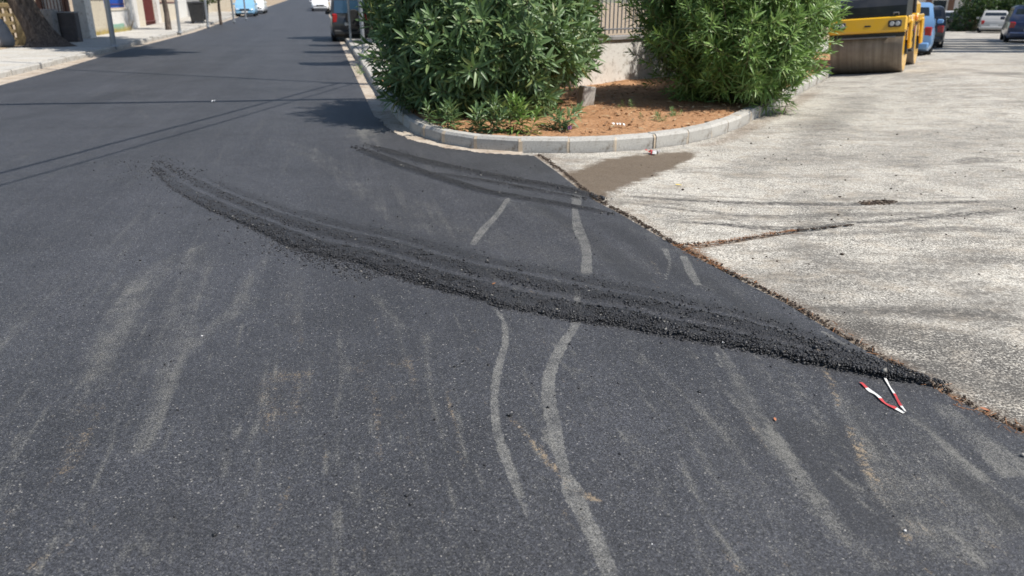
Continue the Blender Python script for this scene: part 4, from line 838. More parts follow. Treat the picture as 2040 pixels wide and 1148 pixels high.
def oleander(base, rad, lobes, nsh, ntop, label, leafmat='oleander_leaf', leaf=.165, w=.0125, low=.12, inner=500, flowers=0, updir=.75, gaps=None):
    e = empty('oleander', at(base, .10)); tag(e, label, 'shrub', 'oleanders on the corner bed'); arr, mes = shoots(leafmat, leaf, w)
    cx, cy = base; z0 = float(gz(*base)) + .10; P = []; D = []
    while len(P) < nsh + inner:
        lb = lobes[random.randrange(len(lobes))] if random.random() < .75 else (0, 0, 0, 1)
        d = Vector((random.gauss(0, 1), random.gauss(0, 1), random.gauss(0, .8))).normalized(); sh = random.uniform(.82, 1.10) + (random.random() < .12) * random.uniform(0, .14) if len(P) < nsh else random.uniform(.45, .85)
        p = Vector((lb[0] + d.x * rad[0] * lb[3] * sh, lb[1] + d.y * rad[1] * lb[3] * sh, rad[2] * (.52 + lb[2]) + d.z * rad[2] * .55 * lb[3] * sh))
        if p.z < low: 
            if random.random() < .4 and len(P) < nsh: p.z = low + random.random() * .45
            else: continue
        if len(P) < nsh:          # discard those buried in other lobes
            dd = min(((p.x - q[0]) / (rad[0] * q[3])) ** 2 + ((p.y - q[1]) / (rad[1] * q[3])) ** 2 + ((p.z - rad[2] * (.52 + q[2])) / (rad[2] * .55 * q[3])) ** 2 for q in lobes)
            if dd < .55: continue
        P.append((p.x, p.y, p.z)); hz = p.z / rad[2]
        D.append((d.x * 1.0 + random.gauss(0, .25), d.y + random.gauss(0, .25), updir * (.25 + hz) + random.gauss(0, .25) + d.z * .3))
    P = np.array(P); D = np.array(D); R = dirmats(D, rng.uniform(0, 6.28, len(P))); sc = rng.uniform(.65, 1.4, len(P)); Pp = P - R[:, :, 2] * (.30 * sc)[:, None]
    # the shoots that show largest are parts, the rest one mass
    wp = P + np.array([cx, cy, z0]); dist = np.linalg.norm(wp - np.array([0, 0, CAMH]), axis=1); front = ((P[:, :2]) @ (-np.array(base)) / np.hypot(*base)); sco = front - .35 * np.abs(P[:, 2] - 1.0) ; sco[nsh:] = -99
    top = np.argsort(-sco)[:ntop]
    for i in top:
        o = link('leafy_shoot', mes[int(rng.integers(0, 7))], e); m = Matrix(R[i].tolist()).to_4x4(); m.translation = Vector(Pp[i]); o.matrix_local = m @ Matrix.Scale(float(sc[i]), 4)
    rest = np.setdiff1d(np.arange(len(P)), top); merged('foliage', arr, Pp[rest], R[rest], sc[rest], [leafmat, 'stem_brown'], e)
    for k in range(14):
        q = P[random.randrange(len(P))]; a = random.uniform(0, 6.28); s0 = Vector((.35 * math.cos(a) * rad[0] * .5, .35 * math.sin(a) * rad[1] * .5, -.12)); s1 = Vector(q) * .92; mid = (s0 + s1) / 2 + Vector((0, 0, .15))
        b = MB(); b.tube([s0, mid, s1], [.022, .015, .006], 6); b.obj('stem', 'stem_brown', e, True)
    if flowers:
        fb = MB()
        for k in range(5):
            a = k * 1.2566; u = Vector((math.cos(a), math.sin(a), .45)); s_ = Vector((-math.sin(a), math.cos(a), 0)); fb.add([(0, 0, 0), u * .022 + s_ * .013, u * .034, u * .022 - s_ * .013], [(0, 1, 2, 3)])
        fm = fb.mesh('flower', 'pink_petal'); ok = [i for i in range(nsh) if P[i, 0] * SN[0] + P[i, 1] * SN[1] > .3 and .4 < P[i, 2] < 2.1]
        for i in random.sample(ok, min(flowers, len(ok))):
            o = link('flower', fm, e, tuple(P[i] + R[i][:, 2] * .12)); o.rotation_euler = (random.uniform(-1, 1), random.uniform(-1, 1), 0); o.scale = (1.3,) * 3
    return e
oleander((-.42, 11.7), (1.5, 1.55, 2.4), [(-.35, .3, -.06, .68), (.5, .55, 0, .76), (-.05, -.45, -.12, .76), (.15, .6, .03, .82), (.65, -.1, -.05, .58), (.2, -.85, -.20, .60), (-.38, -.75, -.24, .58)], 1000, 285, 'large dark green oleander on the left of the planting bed', 'oleander_leaf', .225, .016, .10, 650)
oleander((3.3, 12.45), (1.35, 1.45, 2.8), [(-.2, .1, -.02, .74), (.45, .5, 0, .85), (-.2, .55, .02, .66), (.45, -.35, -.14, .62), (.1, -.55, -.20, .62), (.1, .1, .08, .8)], 1150, 285, 'dense oleander beside the kerb right of the soil gap', 'oleander_leaf_light', .175, .0100, .06, 600, 0, 1.1)
oleander(tuple(SDp(4.6, -1.1)), (1.1, 1.8, 3.0), [(0, 0, 0, .85), (-.25, -.9, -.08, .75), (.2, .8, 0, .7), (.25, .1, -.2, .65), (.45, .8, -.22, .5)], 1100, 285, 'bright green oleander with a few pink flowers next to the road roller', 'oleander_leaf_light', .16, .0100, .08, 550, 26, 1.25)
def weed(p, n, s, label, mat='oleander_leaf_mid', lf=(.155, .0105), tilt=.45):
    arr, mes = shoots(mat, *lf); e = empty('sapling', at(p, .13)); tag(e, label, 'plant', 'young shoots on the soil')
    for k in range(n):
        o = link('leafy_shoot', mes[random.randrange(7)], e); o.rotation_euler = (random.gauss(0, tilt), random.gauss(0, tilt), random.uniform(0, 6)); o.location = (random.gauss(0, .05 * n * s * .4), random.gauss(0, .06), -.05); o.scale = (s * random.uniform(.8, 1.1),) * 3
BIG = ('oleander_leaf', (.225, .016))
weed(G(1052, 262, .13), 5, .85, 'lone leafy oleander sapling rising at the front kerb', 'oleander_leaf_light', (.225, .016), .3)
weed(G(1112, 254, .13), 5, .75, 'low oleander shoots right of the front sapling', *BIG); weed(G(985, 262, .13), 5, .8, 'shaded shoots left of the front sapling', *BIG); weed(G(925, 258, .13), 5, .8, 'shaded shoots behind the kerb below the left oleander', *BIG); weed(G(868, 250, .13), 5, .8, 'leftmost shaded shoots behind the curve of the kerb', *BIG)
weed(G(1310, 244, .13), 6, .42, 'small grey green weeds on the red soil'); weed(G(1345, 232, .13), 5, .40, 'small weeds at the foot of the right oleander'); weed(G(1250, 218, .13), 3, .45, 'tiny shoot in the shadow on the red soil')
weed(G(716, 152, .02), 5, .4, 'weeds sprouting in the gutter of the right kerb', 'oleander_leaf_light', (.16, .0100))

# ================================================================== wall and railing behind the bed
def wall_run(name, p, q, h, t, mat, label, cap=None, z=0.08, cat='wall', cols=None):
    d = q - p; L = float(np.hypot(*d)); c = (p + q) / 2; e = empty(name, (c[0], c[1], min(float(gz(*p)), float(gz(*q))) + z), math.atan2(d[1], d[0])); tag(e, label, cat)
    b = MB(); b.box((0, 0, h / 2 - .15), (L, t, h + .3), None, .01); b.obj('wall_body', mat, e)
    if cap:
        n = max(1, int(round(L / 1.0)))
        b = MB(); b.box((0, 0, 0), (L / n - .008, t + .08, .07), None, .008); me = b.mesh('coping_stone', cap)
        for i in range(n): link('coping_stone', me, e, (-L / 2 + (i + .5) * L / n, 0, h + .036 + random.gauss(0, .002)))
    return e
def railing(p, q, z, h, label, n=None, mat='grey_rail', r=.010):
    d = q - p; L = float(np.hypot(*d)); c = (p + q) / 2; e = empty('railing', (c[0], c[1], z), math.atan2(d[1], d[0])); tag(e, label, 'railing')
    for zz in (.10, h):
        b = MB(); b.box((0, 0, zz), (L, .035, .03), None, .004); b.obj('rail', mat, e)
    n = n or int(L / .115); b = MB(); b.box((0, 0, h / 2 + .004), (r * 2, r * 2, h - .035), None, .002); me = b.mesh('bar', mat)
    for i in range(n + 1): link('bar', me, e, (-L / 2 + L * i / n, 0, 0))
    m = max(1, int(L / 2.0)); b = MB(); b.box((0, 0, h / 2 + .03), (.05, .05, h + .06), None, .004); me = b.mesh('post', mat)
    for i in range(m + 1): link('post', me, e, (-L / 2 + L * i / m + .002, .004, 0))
    return e
wall_run('garden_wall', WALL[3], WALL[4], .82, .2, 'whitewash', 'low whitewashed wall seen between the two oleanders', 'grey_render')
railing(WALL[3], WALL[4], .08 + .905, 1.1, 'grey bar railing on the wall between the oleanders')
wall_run('garden_wall', WALL[2], WALL[3] + np.array([-.1, .1]), .82, .2, 'whitewash', 'low whitewashed wall hidden behind the left oleander', 'grey_render'); wall_run('garden_wall', WALL[4] + np.array([.15, .15]), SDp(20, -2.0), .82, .2, 'whitewash', 'low whitewashed wall behind the bright oleander and roller', 'grey_render')
wall_run('garden_wall', WALL[0], WALL[2] + np.array([-.05, .2]), 1.0, .2, 'beige_render', 'long beige wall along the right pavement beside the dark car', 'grey_render')
b = MB(); b.box((0, 0, .12), (.22, .15, .34), Matrix.Rotation(.12, 3, 'Y'), .012); o = b.obj('concrete_block', 'kerb_concrete', None, False, at(G(1167, 212, .12), .12)); o.rotation_euler.z = .5; tag(o, 'pale concrete block standing on the red soil beside the left oleander', 'block')

# ================================================================== trees
def leaf_cloud(name, blobs, n, size, mat, parent, flat=.9):
    P = []; 
    w = np.array([b[3] ** 2 for b in blobs]); w /= w.sum(); which = rng.choice(len(blobs), n, p=w); D = rng.normal(size=(n, 3)); D /= np.linalg.norm(D, axis=1)[:, None]
    B = np.array(blobs)[which]; rr = rng.uniform(.35, 1.05, n) ** .6; clump = vnoise(D[:, :2] * 3 + which[:, None] * 7.7, 1.3, 11); keep = clump > .30
    P = B[:, :3] + D * (B[:, 3] * rr)[:, None] * np.array([1, 1, flat]); P = P[keep]; n = len(P)
    R = rotmats(n); s = size * rng.uniform(.6, 1.3, n); q = np.array([[-1, 0, 0], [0, .42, .12], [1, 0, 0], [0, -.42, .12]])
    V = (np.einsum('nij,kj->nki', R, q) * s[:, None, None] + P[:, None]).reshape(-1, 3)
    o = link(name, npmesh(name, V, np.arange(n * 4).reshape(-1, 4), mat), parent); o['kind'] = 'stuff'; return o
def tree(p, trunk, limbs, blobs, n, size, mat, label, lift=.13, bark='furrowed_bark', cat='tree', name='tree', group=None):
    e = empty(name, at(p, lift)); tag(e, label, cat, group); b = MB(); b.tube([t[:3] for t in trunk], [t[3] for t in trunk], 14); b.obj('trunk', bark, e, True)
    for lm in limbs:
        b = MB(); b.tube([t[:3] for t in lm], [t[3] for t in lm], 8); b.obj('limb', bark, e, True)
    if blobs: leaf_cloud('crown', blobs, n, size, mat, e)
    return e
def big_tree():
    p = G(92, 93, .13); e = empty('leaning_tree', at(p, .12)); tag(e, 'old leaning tree with thick furrowed trunk on the left pavement', 'tree')
    rings = []; N = 36
    for z, cxx, r in ((-.15, .05, .80), (.0, .04, .74), (.12, 0, .60), (.3, -.06, .50), (.6, -.2, .44), (1.0, -.37, .40), (1.4, -.52, .38), (1.8, -.68, .38), (2.2, -.85, .36)):
        ring = []
        for k in range(N):
            a = 2 * math.pi * k / N; fl = 1 + .10 * math.sin(3 * a + z) + .05 * math.sin(9 * a + 2 * z) + .035 * math.sin(17 * a - 3 * z) + max(0, .5 - z) * (.35 * max(0, math.cos(a)) + .25 * max(0, math.cos(3 * a + .5)))
            ring.append((cxx + r * fl * math.cos(a), r * fl * math.sin(a) * .9, z))
        rings.append(ring)
    b = MB(); b.loft(rings); b.obj('trunk', 'furrowed_bark', e, True)
    for lm in ([(-.85, 0, 2.0, .33), (-1.4, .3, 3.2, .24), (-2.2, .5, 4.6, .15), (-2.6, .5, 5.6, .06)],):
        b = MB(); b.tube([t[:3] for t in lm], [t[3] for t in lm], 10); b.obj('limb', 'furrowed_bark', e, True)
    blobs = [(-2.2, .5, 5.4, 1.7)]
    for v, u0, u1, r in ((77, 120, 215, 1.2), (81, 105, 235, 1.2), (85, 95, 250, 1.1), (90, 85, 255, 1.05), (95, 80, 300, .95), (99, 110, 395, .85), (103, 165, 340, .7), (107, 200, 260, .5)):
      for u in np.arange(u0, u1 + 1, 30):
        z = 4.8; r_ = r * random.uniform(.75, 1.1) * (.55 if u > 330 else 1); u = u + random.uniform(-6, 6)
        q = G(u, v, .1) - np.array([SHX, SHY]) * z - p; blobs.append((float(q[0]), float(q[1]), z + random.uniform(-.2, .4), r_))
    far_ = blobs[-6]; b = MB(); b.tube([(-.75, 0, 2.0), (.8, -.6, 3.2), (far_[0] * .5, far_[1] * .5, 4.3), far_[:3]], [.28, .2, .12, .03], 10); b.obj('limb', 'furrowed_bark', e, True)
    leaf_cloud('crown', blobs, 95000, .085, 'dark_leaf', e)
big_tree()

# ================================================================== left frontage
def lbox(name, mat, label, cat, u0, u1, v, h, depth, lift=.13, bev=.015, rz=None, parent=None):
    p, q = G(u0, v, lift), G(u1, v, lift); c = (p + q) / 2; w = float(np.hypot(*(q - p))); d = c / np.hypot(*c)
    bb = MB(); bb.box((0, depth / 2, h / 2 - .1), (w, depth, h + .2), None, bev); o = bb.obj(name, mat, parent, False, at(c, lift)); o.rotation_euler.z = math.atan2(q[1] - p[1], q[0] - p[0]) if rz is None else rz
    if label: tag(o, label, cat)
    return o
def breeze_wall():
    p, q = G(-70, 88, .13), G(56, 88, .13); L = float(np.hypot(*(q - p))); e = empty('lattice_wall', at(p, .13), math.atan2(q[1] - p[1], q[0] - p[0])); tag(e, 'ochre openwork block wall behind the leaning tree', 'wall')
    u = .27; b = MB(); t = .055
    b.box((0, 0, u / 2 - t / 2), (u - .006, .14, t)); b.box((0, 0, -u / 2 + t / 2), (u - .006, .14, t)); b.box((u / 2 - t / 2 - .003, 0, 0), (t, .138, u - 2 * t)); b.box((-u / 2 + t / 2 + .003, 0, 0), (t, .138, u - 2 * t)); me = b.mesh('lattice_block', 'ochre_block')
    n = int((L - .3) / u)
    for i in range(n):
        for j in range(4): link('lattice_block', me, e, (L - .30 - (i + .5) * u, .1, .16 + u / 2 + j * u + .004))
    b = MB(); b.box((L / 2, .1, .03), (L, .2, .26), None, .01); b.obj('base_course', 'ochre_block', e)
    b = MB(); b.box((L / 2 - .01, .1, .16 + 4 * u + .07), (L, .2, .12), None, .01); b.obj('coping', 'ochre_block', e)
    b = MB(); b.box((L - .145, .1, .64), (.27, .22, 1.28), None, .012); b.obj('end_pier', 'ochre_block', e)
breeze_wall()
def boulder():
    bm = bmesh.new(); bmesh.ops.create_icosphere(bm, subdivisions=3, radius=1)
    for v in bm.verts:
        n = .12 * math.sin(3 * v.co.x + 1) + .10 * math.sin(4 * v.co.y) + .06 * math.sin(7 * v.co.z + 2 * v.co.x); v.co *= 1 + n; v.co = Vector((v.co.x * .52, v.co.y * .42, max(v.co.z, -.35) * .62))
    me = bpy.data.meshes.new('boulder'); bm.to_mesh(me); bm.free(); me.materials.append(MATS['boulder_grey']); me.polygons.foreach_set('use_smooth', [True] * len(me.polygons))
    tag(link('boulder', me, None, at(G(-4, 92, .13), .32)), 'rounded grey boulder at the left edge beside the openwork wall', 'boulder')
boulder()
lbox('gate_pier', 'grey_render', 'rough grey gate pier just right of the leaning trunk', 'pier', 92, 114, 85, 1.15, .35)
# dark clad wall with boards
def clad():
    p, q = G(112, 84, .13), G(157, 84, .13); L = float(np.hypot(*(q - p))); e = empty('clad_wall', at(p, .13), math.atan2(q[1] - p[1], q[0] - p[0])); tag(e, 'low charcoal clad wall between the grey pier and white panel', 'wall')
    b = MB(); b.box((L / 2, .2, .48), (L, .3, 1.06), None, .02); b.obj('wall_body', 'charcoal_cladding', e)
    for i in range(9):
        b = MB(); b.box((L * .64, .035, .09 + i * .107), (L * .58, .03, .098), None, .004); b.obj('board', 'charcoal_cladding', e)
    b = MB(); b.box((L * .17, .035, .5), (L * .22, .03, .94), None, .01); b.obj('corner_post', 'black_plastic', e); b = MB(); b.box((L / 2, .2, 1.04), (L + .03, .36, .05), None, .01); b.obj('coping', 'grey_render', e)
clad()
def slat_fence():
    p, q = G(78, 80, .13), G(142, 80, .13); L = float(np.hypot(*(q - p))); e = empty('panel_fence', at(p, .13), math.atan2(q[1] - p[1], q[0] - p[0])); tag(e, 'brown post fence with pale panels above the charcoal wall', 'fence')
    b = MB(); b.box((L / 2, .34, 1.45), (L, .02, .95)); b.obj('panel', 'whitewash', e); b = MB(); b.box((L / 2, .30, .45), (L, .2, .9)); b.obj('plinth', 'grey_render', e)
    for i, t in enumerate((.06, .14, .86, .97)):
        b = MB(); b.box((L * t, .26, 1.3), (.10, .10, 2.0), None, .01); b.obj('post', 'brown_metal', e)
    for i in range(6): b = MB(); b.box((L * (.24 + .105 * i), .27, 1.5), (.028, .03, 1.1)); b.obj('slat', 'brown_metal', e)
    b = MB(); b.box((L / 2, .262, 1.02), (L, .05, .05)); b.obj('rail', 'brown_metal', e)
slat_fence()
lbox('white_panel', 'whitewash', 'tall white rendered gatepost facing the camera behind the charcoal wall', 'pier', 157, 181, 77, 1.62, .5, bev=.01)
BW = -10.02
def frontage(name, mat, a0, a1, h, label, cap=None, b=BW, cat='wall'):
    return wall_run(name, AB(a0, b), AB(a1, b), h, .22, mat, label, cap, .13, cat)
frontage('garden_wall', 'beige_render', 38.0, 42.0, 1.48, 'beige garden wall in tree shade beside the white gatepost', 'whitewash')
frontage('garden_wall', 'whitewash', 42.1, 46.6, .98, 'whitewashed garden wall below the blue sheet panel', 'cream_render')
e = empty('blue_panel', at(AB(44.3, BW), 1.22), math.atan2(RD[1], RD[0])); tag(e, 'bright blue sheet fence panel on top of the whitewashed wall', 'fence panel')
b = MB(); b.box((0, 0, .42), (4.2, .03, .80)); b.obj('sheet', 'blue_sheet', e)
for i in range(15): b = MB(); b.box((-2.0 + i * .285, -.03, .42), (.03, .02, .8)); b.obj('rib', 'blue_sheet', e)
b = MB(); b.box((0, -.035, .86), (4.25, .06, .07)); b.obj('top_rail', 'sky_blue_paint', e); b = MB(); b.box((0, -.05, .18), (4.22, .02, .03)); b.obj('mid_rail', 'maroon_metal', e)
b = MB(); b.box((0, 0, .17), (2.6, .02, .36)); o = b.obj('painted_patch', 'algae_paint', None, False, at(AB(43.9, BW + .122), .13)); o.rotation_euler.z = math.atan2(RD[1], RD[0]); tag(o, 'faded green painted patch low on the whitewashed wall', 'paint patch')
frontage('gate_pillar', 'whitewash', 46.7, 48.6, 2.2, 'broad white pillar right of the blue panel', None, BW + .1, 'pillar'); frontage('gate_pillar', 'cream_render', 48.7, 50.6, 2.2, 'cream pillar left of the maroon gate', None, BW + .02, 'pillar')
def gate(a0, a1, mat, label, slats=7, h=2.0):
    L = a1 - a0; e = empty('gate', at(AB((a0 + a1) / 2, BW), .14), math.atan2(RD[1], RD[0])); tag(e, label, 'gate')
    b = MB(); b.box((0, .02, .95), (L, .03, 1.8)); b.obj('panel', mat, e)
    for i in range(slats): b = MB(); b.box((-L / 2 + (i + .5) * L / slats, -.02, h / 2), (.07, .05, h), None, .005); b.obj('upright', mat, e)
    for z in (.2, h - .1): b = MB(); b.box((0, -.055, z), (L, .03, .06)); b.obj('rail', mat, e)
gate(50.7, 54.0, 'maroon_metal', 'dark red metal gate beside the cream pillar')
frontage('gate_pillar', 'whitewash', 54.1, 55.0, 2.2, 'narrow white pillar right of the dark red gate', None, BW + .12, 'pillar')
frontage('garden_wall', 'cream_render', 55.1, 62.5, 1.15, 'cream garden wall with a dark red band beyond the gate', 'maroon_metal'); frontage('garden_wall', 'grey_render', 66.5, 74, 1.5, 'grey garden wall beyond the bins', 'whitewash'); frontage('garden_wall', 'beige_render', 74.1, 118, 1.3, 'long beige wall behind the parked blue car', 'cream_render'); frontage('garden_wall', 'whitewash', 62.6, 66.4, 1.9, 'tall pale wall behind the dark bins', None)
def bin_(p, label):
    e = empty('wheelie_bin', at(p, .14), math.atan2(RD[1], RD[0]) + .1); tag(e, label, 'bin', 'dark bins on the left pavement'); b = MB()
    b.loft([[(-.42, -.36, .12), (.42, -.36, .12), (.42, .36, .12), (-.42, .36, .12)], [(-.52, -.46, 1.12), (.52, -.46, 1.12), (.52, .46, 1.12), (-.52, .46, 1.12)]]); b.obj('body', 'black_plastic', e)
    b = MB(); b.box((0, 0, 1.19), (1.10, .98, .12), None, .04); b.obj('lid', 'black_plastic', e)
    for x in (-.38, .38): b = MB(); b.lathe([(-.03, .02), (-.03, .1), (.03, .1), (.03, .02)], 'x', 14, (x, .3, .1)); b.obj('wheel', 'rubber', e)
bin_(G(395, 47, .13), 'dark wheeled bin nearest the camera beyond the cream wall'); bin_(G(404, 44, .13), 'dark wheeled bin just behind the first one')
def pole(u, v, label, r=.055, h=3.2, lean=(0, 0), cap=True, lift=.13, plate=False, group='grey metal posts along the pavements'):
    e = empty('metal_post', at(G(u, v, lift), lift)); tag(e, label, 'post', group); b = MB(); b.tube([(0, 0, -.1), (lean[0] * h, lean[1] * h, h)], r, 12); b.obj('shaft', 'galvanised', e, True)
    b = MB(); b.lathe([(0, r * 2.1), (.02, r * 2.0), (.025, r * 1.25), (.07, r * 1.1)], 'z', 14); b.obj('base_plate', 'galvanised', e, True)
    b = MB(); b.lathe([(h - .01, r * 1.1), (h + .02, r * .8), (h + .04, .004)], 'z', 12, (lean[0] * h, lean[1] * h, 0)); b.obj('cap', 'black_plastic', e, True)
pole(227, 93, 'thick grey post nearest the camera on the left pavement', .085, 4.0, (.012, 0)); pole(358, 65, 'grey post in front of the cream wall', .07, 3.4, (.02, 0)); pole(414, 53, 'grey post beside the dark bins', .07, 3.2, (.02, 0)); pole(466, 43, 'grey post in front of the grey garden wall', .06, 3.0); pole(490, 37.5, 'farthest grey post just before the parked blue car', .06, 3.0)
pole(725, 106, 'grey post beside the oleander on the right pavement', .06, 2.7, (-.015, 0)); pole(699, 84, 'thin grey post at the kerb behind the dark boxy car', .045, 2.5)
tree(G(336, 60, .13), [(0, 0, -.1, .17), (.02, 0, .8, .13), (-.05, 0, 2.0, .12), (0, 0, 3.2, .08)], [[(0, 0, 2.6, .07), (.8, .3, 3.6, .04)], [(0, 0, 2.8, .07), (-.7, -.2, 3.8, .04)]], [(0, 0, 4.2, 1.3), (.7, .3, 3.9, .9), (-.7, -.2, 4.1, .9)], 5000, .07, 'dark_leaf', 'slim street tree with brown trunk in front of the cream wall', .13)
tree(G(440, 46, .13), [(0, 0, -.1, .10), (0, 0, .9, .08), (.05, 0, 1.8, .06)], [[(0, 0, 1.2, .04), (.4, .1, 1.8, .02)]], [(-.3, 0, 1.9, .85), (.4, .1, 2.3, .9), (0, 0, 2.8, .8), (-.7, 0, 1.5, .5)], 5500, .06, 'fresh_leaf', 'small bright green tree beyond the bins', .13)
tree(G(12, 78, .13), [(0, 0, -.1, .05), (0, 0, 1.0, .04)], [], [(-.5, 0, 1.75, .45), (.1, 0, 1.7, .5), (.6, .1, 1.6, .45), (-1.2, 0, 1.8, .4)], 5000, .05, 'dark_leaf', 'dark leafy shrub growing over the openwork wall', .13, cat='shrub', name='shrub')
e = empty('twig_plant', at(AB(44.9, BW + .45), .13)); tag(e, 'dry bare twigs at the foot of the whitewashed wall', 'plant')
for k in range(7): a = random.uniform(0, 6.28); l = random.uniform(.4, .9); b = MB(); b.tube([(0, 0, -.05), (math.cos(a) * .15, math.sin(a) * .08, l * .5), (math.cos(a) * .32, math.sin(a) * .18, l)], [.014, .009, .004], 5); b.obj('twig', 'stem_brown', e)
def dry_grass(c0, c1, n, label):
    V = []; Fq = []; 
    for k in range(n):
        t = random.random(); p = c0 * (1 - t) + c1 * t + rng.normal(0, .10, 2); z = float(gz(*p)) + .12; a = random.uniform(0, 6.28); h = random.uniform(.08, .32); w = .006; i = len(V)
        V += [(p[0] - w, p[1], z), (p[0] + w, p[1], z), (p[0] + math.cos(a) * h * .4, p[1] + math.sin(a) * h * .4, z + h)]; Fq.append((i, i + 1, i + 2))
    tag(link('dry_grass', npmesh('dry_grass', np.array(V), np.array(Fq), 'dry_grass_m')), label, 'grass', kind='stuff')
plain('dry_grass_m', (0.50, 0.40, 0.14), .8, .3, 9); dry_grass(AB(38.2, BW + .25), AB(46, BW + .25), 900, 'yellow dry grass along the foot of the garden walls')

# ================================================================== cars
def car(p, heading, paint, label, L=3.9, W_=1.68, H=1.48, hood=.95, style='hatch', glass='car_glass', lift=.0, name='parked_car'):
    """origin on the ground under the middle, +y is the front"""
    e = empty(name, at(p, lift), heading - math.pi / 2); tag(e, label, 'car', 'parked cars'); w = W_ / 2; y0, y1 = -L / 2, L / 2; g = .20; bel = H * .60
    suv = style == 'suv'
    def sec(y, zb, zt, hw, tum=.06):
        return [(-hw * .90, y, zb), (-hw, y, zb + .16), (-hw, y, zb + (zt - zb) * .62), (-hw + tum, y, zt - .03), (-hw * .55, y, zt), (hw * .55, y, zt), (hw - tum, y, zt - .03), (hw, y, zb + (zt - zb) * .62), (hw, y, zb + .16), (hw * .90, y, zb)]
    hz = bel - (.10 if not suv else .02)
    b = MB(); b.loft([sec(y0, g + .16, bel - .16, w * .86), sec(y0 + .05, g + .06, bel - .05, w * .95), sec(y0 + .28, g, bel, w), sec(0, g - .02, bel, w), sec(y1 - hood - .1, g, bel - .01, w), sec(y1 - hood * .5, g, hz, w * .99), sec(y1 - .22, g + .02, hz - .10, w * .95), sec(y1 - .05, g + .06, hz - .22, w * .86), sec(y1, g + .14, hz - .32, w * .74)]); b.obj('body', paint, e, True)
    # cabin
    cb = MB(); rt = H; ri = w * (.80 if not suv else .88); bi = w * .965; yb = y0 + (.10 if not suv else .06); yr = y0 + (.55 if not suv else .16); yf = y1 - hood - .75; yw = y1 - hood + .05
    if suv: yf = y1 - hood - .40
    def ring(z, a, c, hw): return [(-hw, a, z), (hw, a, z), (hw, c, z), (-hw, c, z)]
    k = .55
    cb.loft([ring(bel - .05, yb, yw, bi), ring(bel + (rt - bel) * .12, yb + (yr - yb) * .1, yw + (yf - yw) * .12, bi - .01), ring(rt - .07, yb + (yr - yb) * .86, yf - (yf - yw) * .08, ri), ring(rt, yr + .08, yf - .12, ri - .12)]); cb.obj('cabin', paint, e, True)
    def lerp3(t, lo=bel + .04, hi=rt - .10): 
        z = lo + (hi - lo) * t; s = (z - (bel - .05)) / (rt - .07 - bel + .05); return z, yb + (yr - yb) * .86 * s, yw + (yf - .0 - yw) * s, bi + (ri - bi) * s
    def quad(nm, pts, mat, parent=e):
        b = MB(); n = (Vector(pts[1]) - Vector(pts[0])).cross(Vector(pts[3]) - Vector(pts[0])).normalized(); b.add(list(pts) + [tuple(Vector(q) - n * .02) for q in pts], [(0, 1, 2, 3), (7, 6, 5, 4), (0, 4, 5, 1), (1, 5, 6, 2), (2, 6, 7, 3), (3, 7, 4, 0)]); return b.obj(nm, mat, parent)
    za, ra, fa, ha = lerp3(.06); zb, rb, fb, hb = lerp3(.94)
    quad('rear_window', [(-ha * .86, ra - .022, za), (ha * .86, ra - .022, za), (hb * .86, rb - .022, zb), (-hb * .86, rb - .022, zb)], glass)
    quad('windscreen', [(ha * .88, fa + .012, za), (-ha * .88, fa + .012, za), (-hb * .86, fb + .02, zb), (hb * .86, fb + .02, zb)], glass)
    ym = (yb + yw) / 2 - .05
    for s in (-1, 1):
        for (a, c) in ((0, 1), (1, 0)):
            A = (ra + .16 if a == 0 else ym + .04, rb + .10 if a == 0 else ym + .04); C = (ym - .04 if a == 0 else fa - .14, ym - .04 if a == 0 else fb - .06); x0, x1 = s * (ha + .016), s * (hb + .016)
            pts = [(x0, A[0], za), (x0, C[0], za), (x1, C[1], zb), (x1, A[1], zb)]; quad('side_window', pts if s > 0 else pts[::-1], glass)
        wr = .30 if not suv else .36
        for yy in (y0 + .72, y1 - .72):
            tw = MB(); tw.lathe([(-.09, wr * .62), (-.10, wr * .9), (-.07, wr), (.07, wr), (.10, wr * .9), (.09, wr * .62)], 'x', 22, (s * (w - .10), yy, wr)); t_ = tw.obj('wheel', 'rubber', e, True)
            rm = MB(); rm.lathe([(-.075, wr * .63), (.075, wr * .63), (.085, wr * .5), (.06, wr * .15), (.07, .02)] if s > 0 else [(.075, wr * .63), (-.075, wr * .63), (-.085, wr * .5), (-.06, wr * .15), (-.07, .02)], 'x', 16, (s * (w - .10), yy, wr)); rm.obj('rim', 'rim_metal', t_, True)
        b = MB(); b.box((s * w * .80, y0 + .055, bel - .17 + (.05 if suv else 0)), (w * .24, .12, .26 if not suv else .34), None, .03); b.obj('tail_light', 'red_lens', e)
        b = MB(); b.box((s * w * .70, y1 - .16, hz - .26), (w * .34, .22, .16), None, .05); b.obj('headlight', 'lamp_glass', e)
        b = MB(); b.box((s * (w + .09), yw - .45, bel + .06), (.18, .10, .13), None, .03); b.obj('mirror', paint if not suv else 'black_plastic', e)
        b = MB(); b.box((s * (w - .002), ym + .35, bel - .16), (.03, .14, .03), None, .008); b.obj('door_handle', 'black_plastic', e)
    b = MB(); b.box((0, y0 - .01, g + .17), (W_ * .90, .16, .20), None, .05); b.obj('rear_bumper', 'black_plastic' if suv else paint, e)
    b = MB(); b.box((0, y1 - .08, g + .13), (W_ * .84, .20, .20), None, .06); b.obj('front_bumper', 'black_plastic' if suv else paint, e)
    b = MB(); b.box((0, y1 - .03, g + .34), (W_ * .46, .10, .12), None, .02); b.obj('grille', 'black_plastic', e)
    b = MB(); b.box((0, y0 - .012, bel - .34), (.50, .03, .11)); b.obj('number_plate', 'plate_white', e); b = MB(); b.box((0, y1 + .025, g + .16), (.50, .03, .11)); b.obj('number_plate', 'plate_white', e)
